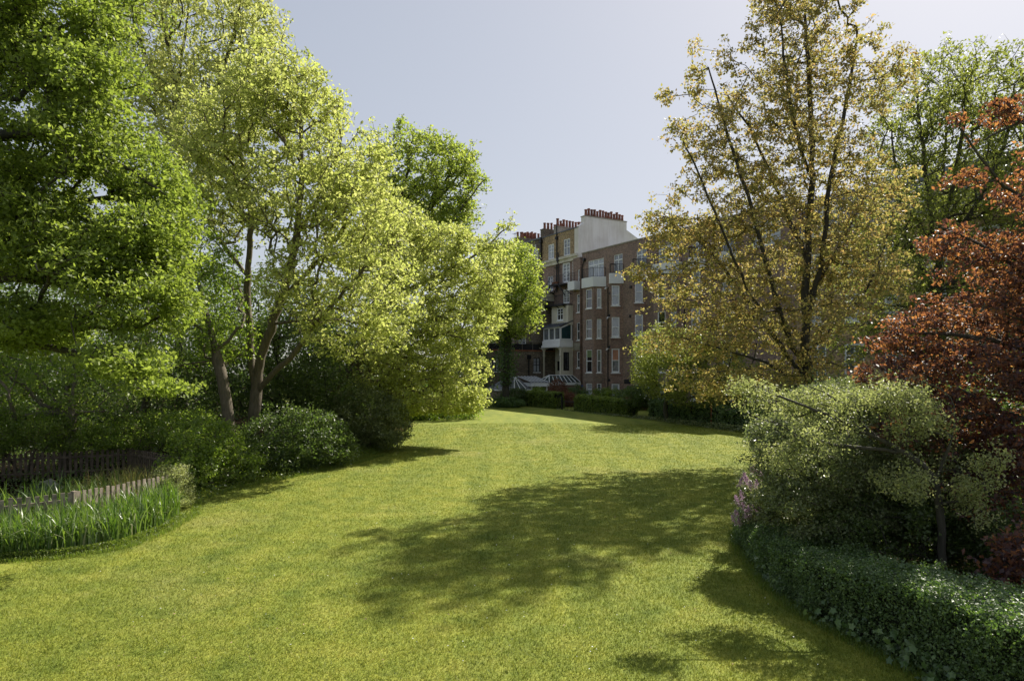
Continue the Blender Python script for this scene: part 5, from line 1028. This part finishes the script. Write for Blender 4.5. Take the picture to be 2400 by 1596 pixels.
for i in range(24):
    p = P(rs.uniform(1497,1560), rs.uniform(905,950), 50.6+rs.rand()*.2); r = rs.uniform(.03,.07); q.poly([tuple(p+np.array([r*math.cos(a), -.02*math.sin(3*a), r*math.sin(a)])) for a in np.linspace(0, 5.5, 7)])
    q.poly([tuple(p+np.array([-.01*math.cos(3*a), r*math.sin(a), r*math.cos(a)])) for a in np.linspace(0, 5.5, 7)])
tag(q.build('blossom', M['petal'], sb), kind='stuff')
sb['label'] = 'dark shrub dotted with white flowers at the foot of the pale green tree'
# far hedges along the private gardens, each stretch its own plant
def HP(px, py):          # the lawn point seen at px, py
    d_ = EYE*FPX/(py-HZ)
    for _ in range(30): d_ = .5*d_+.5*(EYE-float(ground_z((px-CX)/FPX*d_, d_)))*FPX/(py-HZ)
    return ((px-CX)/FPX*d_, d_)
def far_hedge(label, pa, pb, h, lm, seed, wdt=1.0, dens=420, ls=.13, core='core'):
    a = np.array(HP(*pa)); b_ = np.array(HP(*pb)); t_ = (b_-a)/np.linalg.norm(b_-a); nn = np.array([-t_[1], t_[0]])
    if nn[0]*.85+nn[1]*.5 < 0: nn = -nn
    k = 5; rr = random.Random(seed); return hedge_body('garden_hedge', label, [((a+(b_-a)*i/k)+nn*rr.uniform(-.08,.08), (a+(b_-a)*i/k)+nn*wdt, h*rr.uniform(.96,1.04)) for i in range(k+1)], ls, dens, lm, core, seed, 'hedges along the private gardens', jit=.10, shellin=.09, corein=.18)
far_hedge('bright green trimmed hedge behind the grey garden bench', (1222,951), (1300,958), 1.45, 'l_beech', 91)
far_hedge('fresh green trimmed hedge in front of the wing\'s widest bay', (1345,963), (1425,972), 1.33, 'l_beech', 93)
far_hedge('trimmed green hedge with a flat top before the wing\'s angled bays', (1427,972), (1470,977), 1.25, 'l_beech', 94)
far_hedge('dark tall hedge in shade beneath the bronze tree boughs', (1520,981), (1662,999), 1.35, 'l_hedge', 95)
far_hedge('dark clipped hedge right of the rusty garden stake', (1672,1001), (1800,1019), 1.3, 'l_hedge', 96)
far_hedge('long shaded hedge continuing behind the right border', (1803,1020), (2150,1075), 1.4, 'l_hedge', 97, dens=250)
def fs2(label, px, py, d_, rx, h, lm, seed, name='garden_shrub', n=170, ls=.13):
    x_, y_ = P(px, py, d_)[:2]; return shrub(name, label, (x_, y_), [LB(x_, y_, h*.5+float(ground_z(x_, y_)), rx, rx*.8, h*.5)], n, ls, 20, .28, lm, 'bark_d', seed, stems=4, step=.5, group='shrubs of the private gardens')
fs2('russet beech bush between the iron gate posts', 1333, 950, 65, .9, 1.4, 'l_brown', 101, 'beech_bush', 200, .1)
fs2('narrow green bush with bare lower stems left of the iron gate', 1302, 950, 66, 1.0, 1.4, 'l_under', 102)
fs2('dark russet bush at the right end of the flat-topped hedge', 1492, 950, 58.5, 1.2, 1.3, 'l_brown', 103, 'beech_bush', 220, .11)
fs2('low rounded dark bush at the foot of the ivy-clad tree', 1186, 950, 64, 1.7, .9, 'l_hedge', 104, n=260)
fs2('leafy dark shrub in front of the garden room', 1208, 950, 66.8, 1.5, 1.7, 'l_dark', 105, n=300)
fs2('green rounded shrub before the white veranda', 1262, 930, 69.5, 1.0, 1.8, 'l_under', 106)
fs2('spiky reddish shrub beside the conservatory wall', 1308, 930, 69, .9, 2.6, 'l_brown', 107, 'acer_shrub')
fs2('dark blue-green fig shrub at the corner of the first bay', 1352, 930, 69.0, 1.2, 2.0, 'l_hedge', 108)
fs2('yellow-green bush below the bay window', 1412, 930, 66.5, 1.1, 1.8, 'l_beech', 109)
fs2('light green bush between the bay and the angled bays', 1437, 930, 65, 1.0, 1.7, 'l_under', 110)
fs2('arching shrub below the angled bay', 1478, 935, 61, 1.2, 1.9, 'l_dark', 111)
fs2('big dark holly behind the shaded hedge', 1700, 930, 49, 2.6, 3.4, 'l_dark', 112, n=420)
fs2('broad evergreen behind the dark clipped hedge', 1800, 930, 46, 2.6, 3.0, 'l_dark', 113, n=400)
fs2('bushy evergreen near the garden doors', 1990, 930, 42, 2.4, 2.6, 'l_dark', 114, n=350)
# plants along the foot of the hedges
rs = np.random.RandomState(120); e = np.array([HP(1300,959), HP(1400,971), HP(1520,984), HP(1670,1004), HP(1800,1022), HP(1950,1046)]); n = 5200; tt = rs.rand(n); ks = np.linspace(0, 1, len(e))
c = np.stack([np.interp(tt, ks, e[:,0])+rs.rand(n)*.5-.1, np.interp(tt, ks, e[:,1])+rs.rand(n)*.4-.25, .04+rs.rand(n)**1.5*.42], 1)
fo = Foliage(); fo.add(c, .14, rs, up=.5, rnd=rs.rand(n)*.8+.2); tag(fo.build('border_plants', M['l_shrub'], None), 'low leafy border plants along the foot of the far hedges', 'border plants', kind='stuff')
# bench, pot, iron gate and posts, stake
bx, by = P(1252,950,72.0)[:2]; fr, _ = frame((bx-.75, by), (1, -.25)); be = empty('garden_bench', (bx, by, 0), 'grey slatted garden bench in front of the bright green hedge', 'bench')
q = MB()
for k in range(4): q.box(fr, 0, 1.5, .05+k*.11, .14+k*.11, .43, .46)
q.build('seat', M['bench'], be); q = MB(); q.box(fr, 0, 1.5, -.03, .02, .88, .95); q.box(fr, 0, 1.5, -.03, .02, .55, .60)
for k in range(4): u = .1+k*.38; q.bar(fr(u,0,.58), fr(u+.19,0,.9), .018, k=4); q.bar(fr(u+.19,0,.58), fr(u,0,.9), .018, k=4)
q.build('backrest', M['bench'], be)
for u in (.06, 1.44):
    for n_, z in ((.0,.93), (.45,.43)): q = MB(); q.box(fr, u-.03, u+.03, n_-.03, n_+.03, 0, z); q.build('leg', M['bench'], be)
px_, py_ = P(1311,955,68.5)[:2]; q = MB(); q.tube([(px_,py_,0),(px_,py_,.3),(px_,py_,.31),(px_,py_,.38)], [.26,.34,.38,.38], 12); tag(q.build('plant_pot', M['potlow'], None, (px_, py_, 0)), 'terracotta bowl on the grass by the iron gate', 'plant pot')
gt = empty('iron_gate', tuple(HP(1330,961))+(0,), 'black iron garden gate with wire panel between two hedges', 'gate')
ga, gb_ = np.array(HP(1317,959.5)), np.array(HP(1347,962.5)); fr, Lg = frame(ga, gb_-ga)
for u in (0, Lg): q = MB(); q.box(fr, u-.06, u+.06, -.06, .06, 0, 1.55); q.build('post', M['iron'], gt)
q = MB()
for k in range(1, 9): q.bar(fr(k*Lg/9,0,.1), fr(k*Lg/9,0,1.15), .012, k=4)
q.bar(fr(0,0,1.15), fr(Lg,0,1.15), .025, k=4); q.bar(fr(0,0,.1), fr(Lg,0,.1), .025, k=4); q.build('gate_leaf', M['iron'], gt)
gx, gy = HP(1217,950); q = MB(); q.box(lambda u, n, z: np.array([gx+u, gy+n, z]), -.07, .07, -.07, .07, 0, 1.7); tag(q.build('fence_post', M['iron'], None, (gx, gy, 0)), 'black post at the left end of the bright green hedge', 'post')
gx, gy = HP(1667,1001); q = MB(); q.bar((gx, gy, 0), (gx, gy, 1.7), .035); tag(q.build('garden_stake', plain('rusty_iron', (.20,.075,.03), .8, .3, 3), None, (gx, gy, 0)), 'thin rusty stake standing between two dark hedges', 'stake')
# longer grass left by the mower along the edges
rs = np.random.RandomState(200)
for pth, nn_ in (([(5.0,15.4),(4.66,14.1),(4.45,12.8),(4.22,11.4),(4.2,10.2),(4.42,9.2),(4.68,8.3),(4.88,7.2)], 3800), ([(-12.0,11.0),(-9.8,13.0),(-8.8,13.3),(-7.95,14.1),(-7.85,15.6),(-8.05,17.3),(-8.8,19.2),(-8.7,21.2),(-7.7,23.3),(-7.0,25.2),(-6.2,27.4),(-5.6,30)], 6500)):
    q = np.array(resample([np.array(p) for p in pth], .04)); i = rs.randint(0, len(q), nn_); pts = q[i]+rs.randn(nn_, 2)*.07
    blades('edge_grass', 'longer unmown grass along the %s edge of the lawn' % ('right hedge' if nn_ == 3800 else 'left'), pts, rs.uniform(.05,.14,nn_), .008, 'l_beech', rs, (.2,1.0), 'grass')
q = MB()
for i in range(130):
    dd = 8*(40/8)**rs.rand(); xx = (rs.rand()*1.0-.58)*dd
    if xx > 4 and dd < 16: continue
    z = float(ground_z(xx, dd))+.045; r = .012+.0012*dd*rs.rand(); a = rs.rand()*6; q.poly([(xx+r*math.cos(a), dd+r*math.sin(a), z), (xx+r*.5*math.cos(a+1.5), dd+r*.5*math.sin(a+1.5), z+.01), (xx-r*math.cos(a), dd-r*math.sin(a), z+.004), (xx+r*.5*math.cos(a-1.5), dd+r*.5*math.sin(a-1.5), z+.006)])
tag(q.build('fallen_leaves', plain('dry_leaf', (.34,.22,.15), .8, .3, 9)), 'few dry brown leaves fallen on the lawn', 'leaves', kind='stuff')
print('LEAVES', LEAVES)
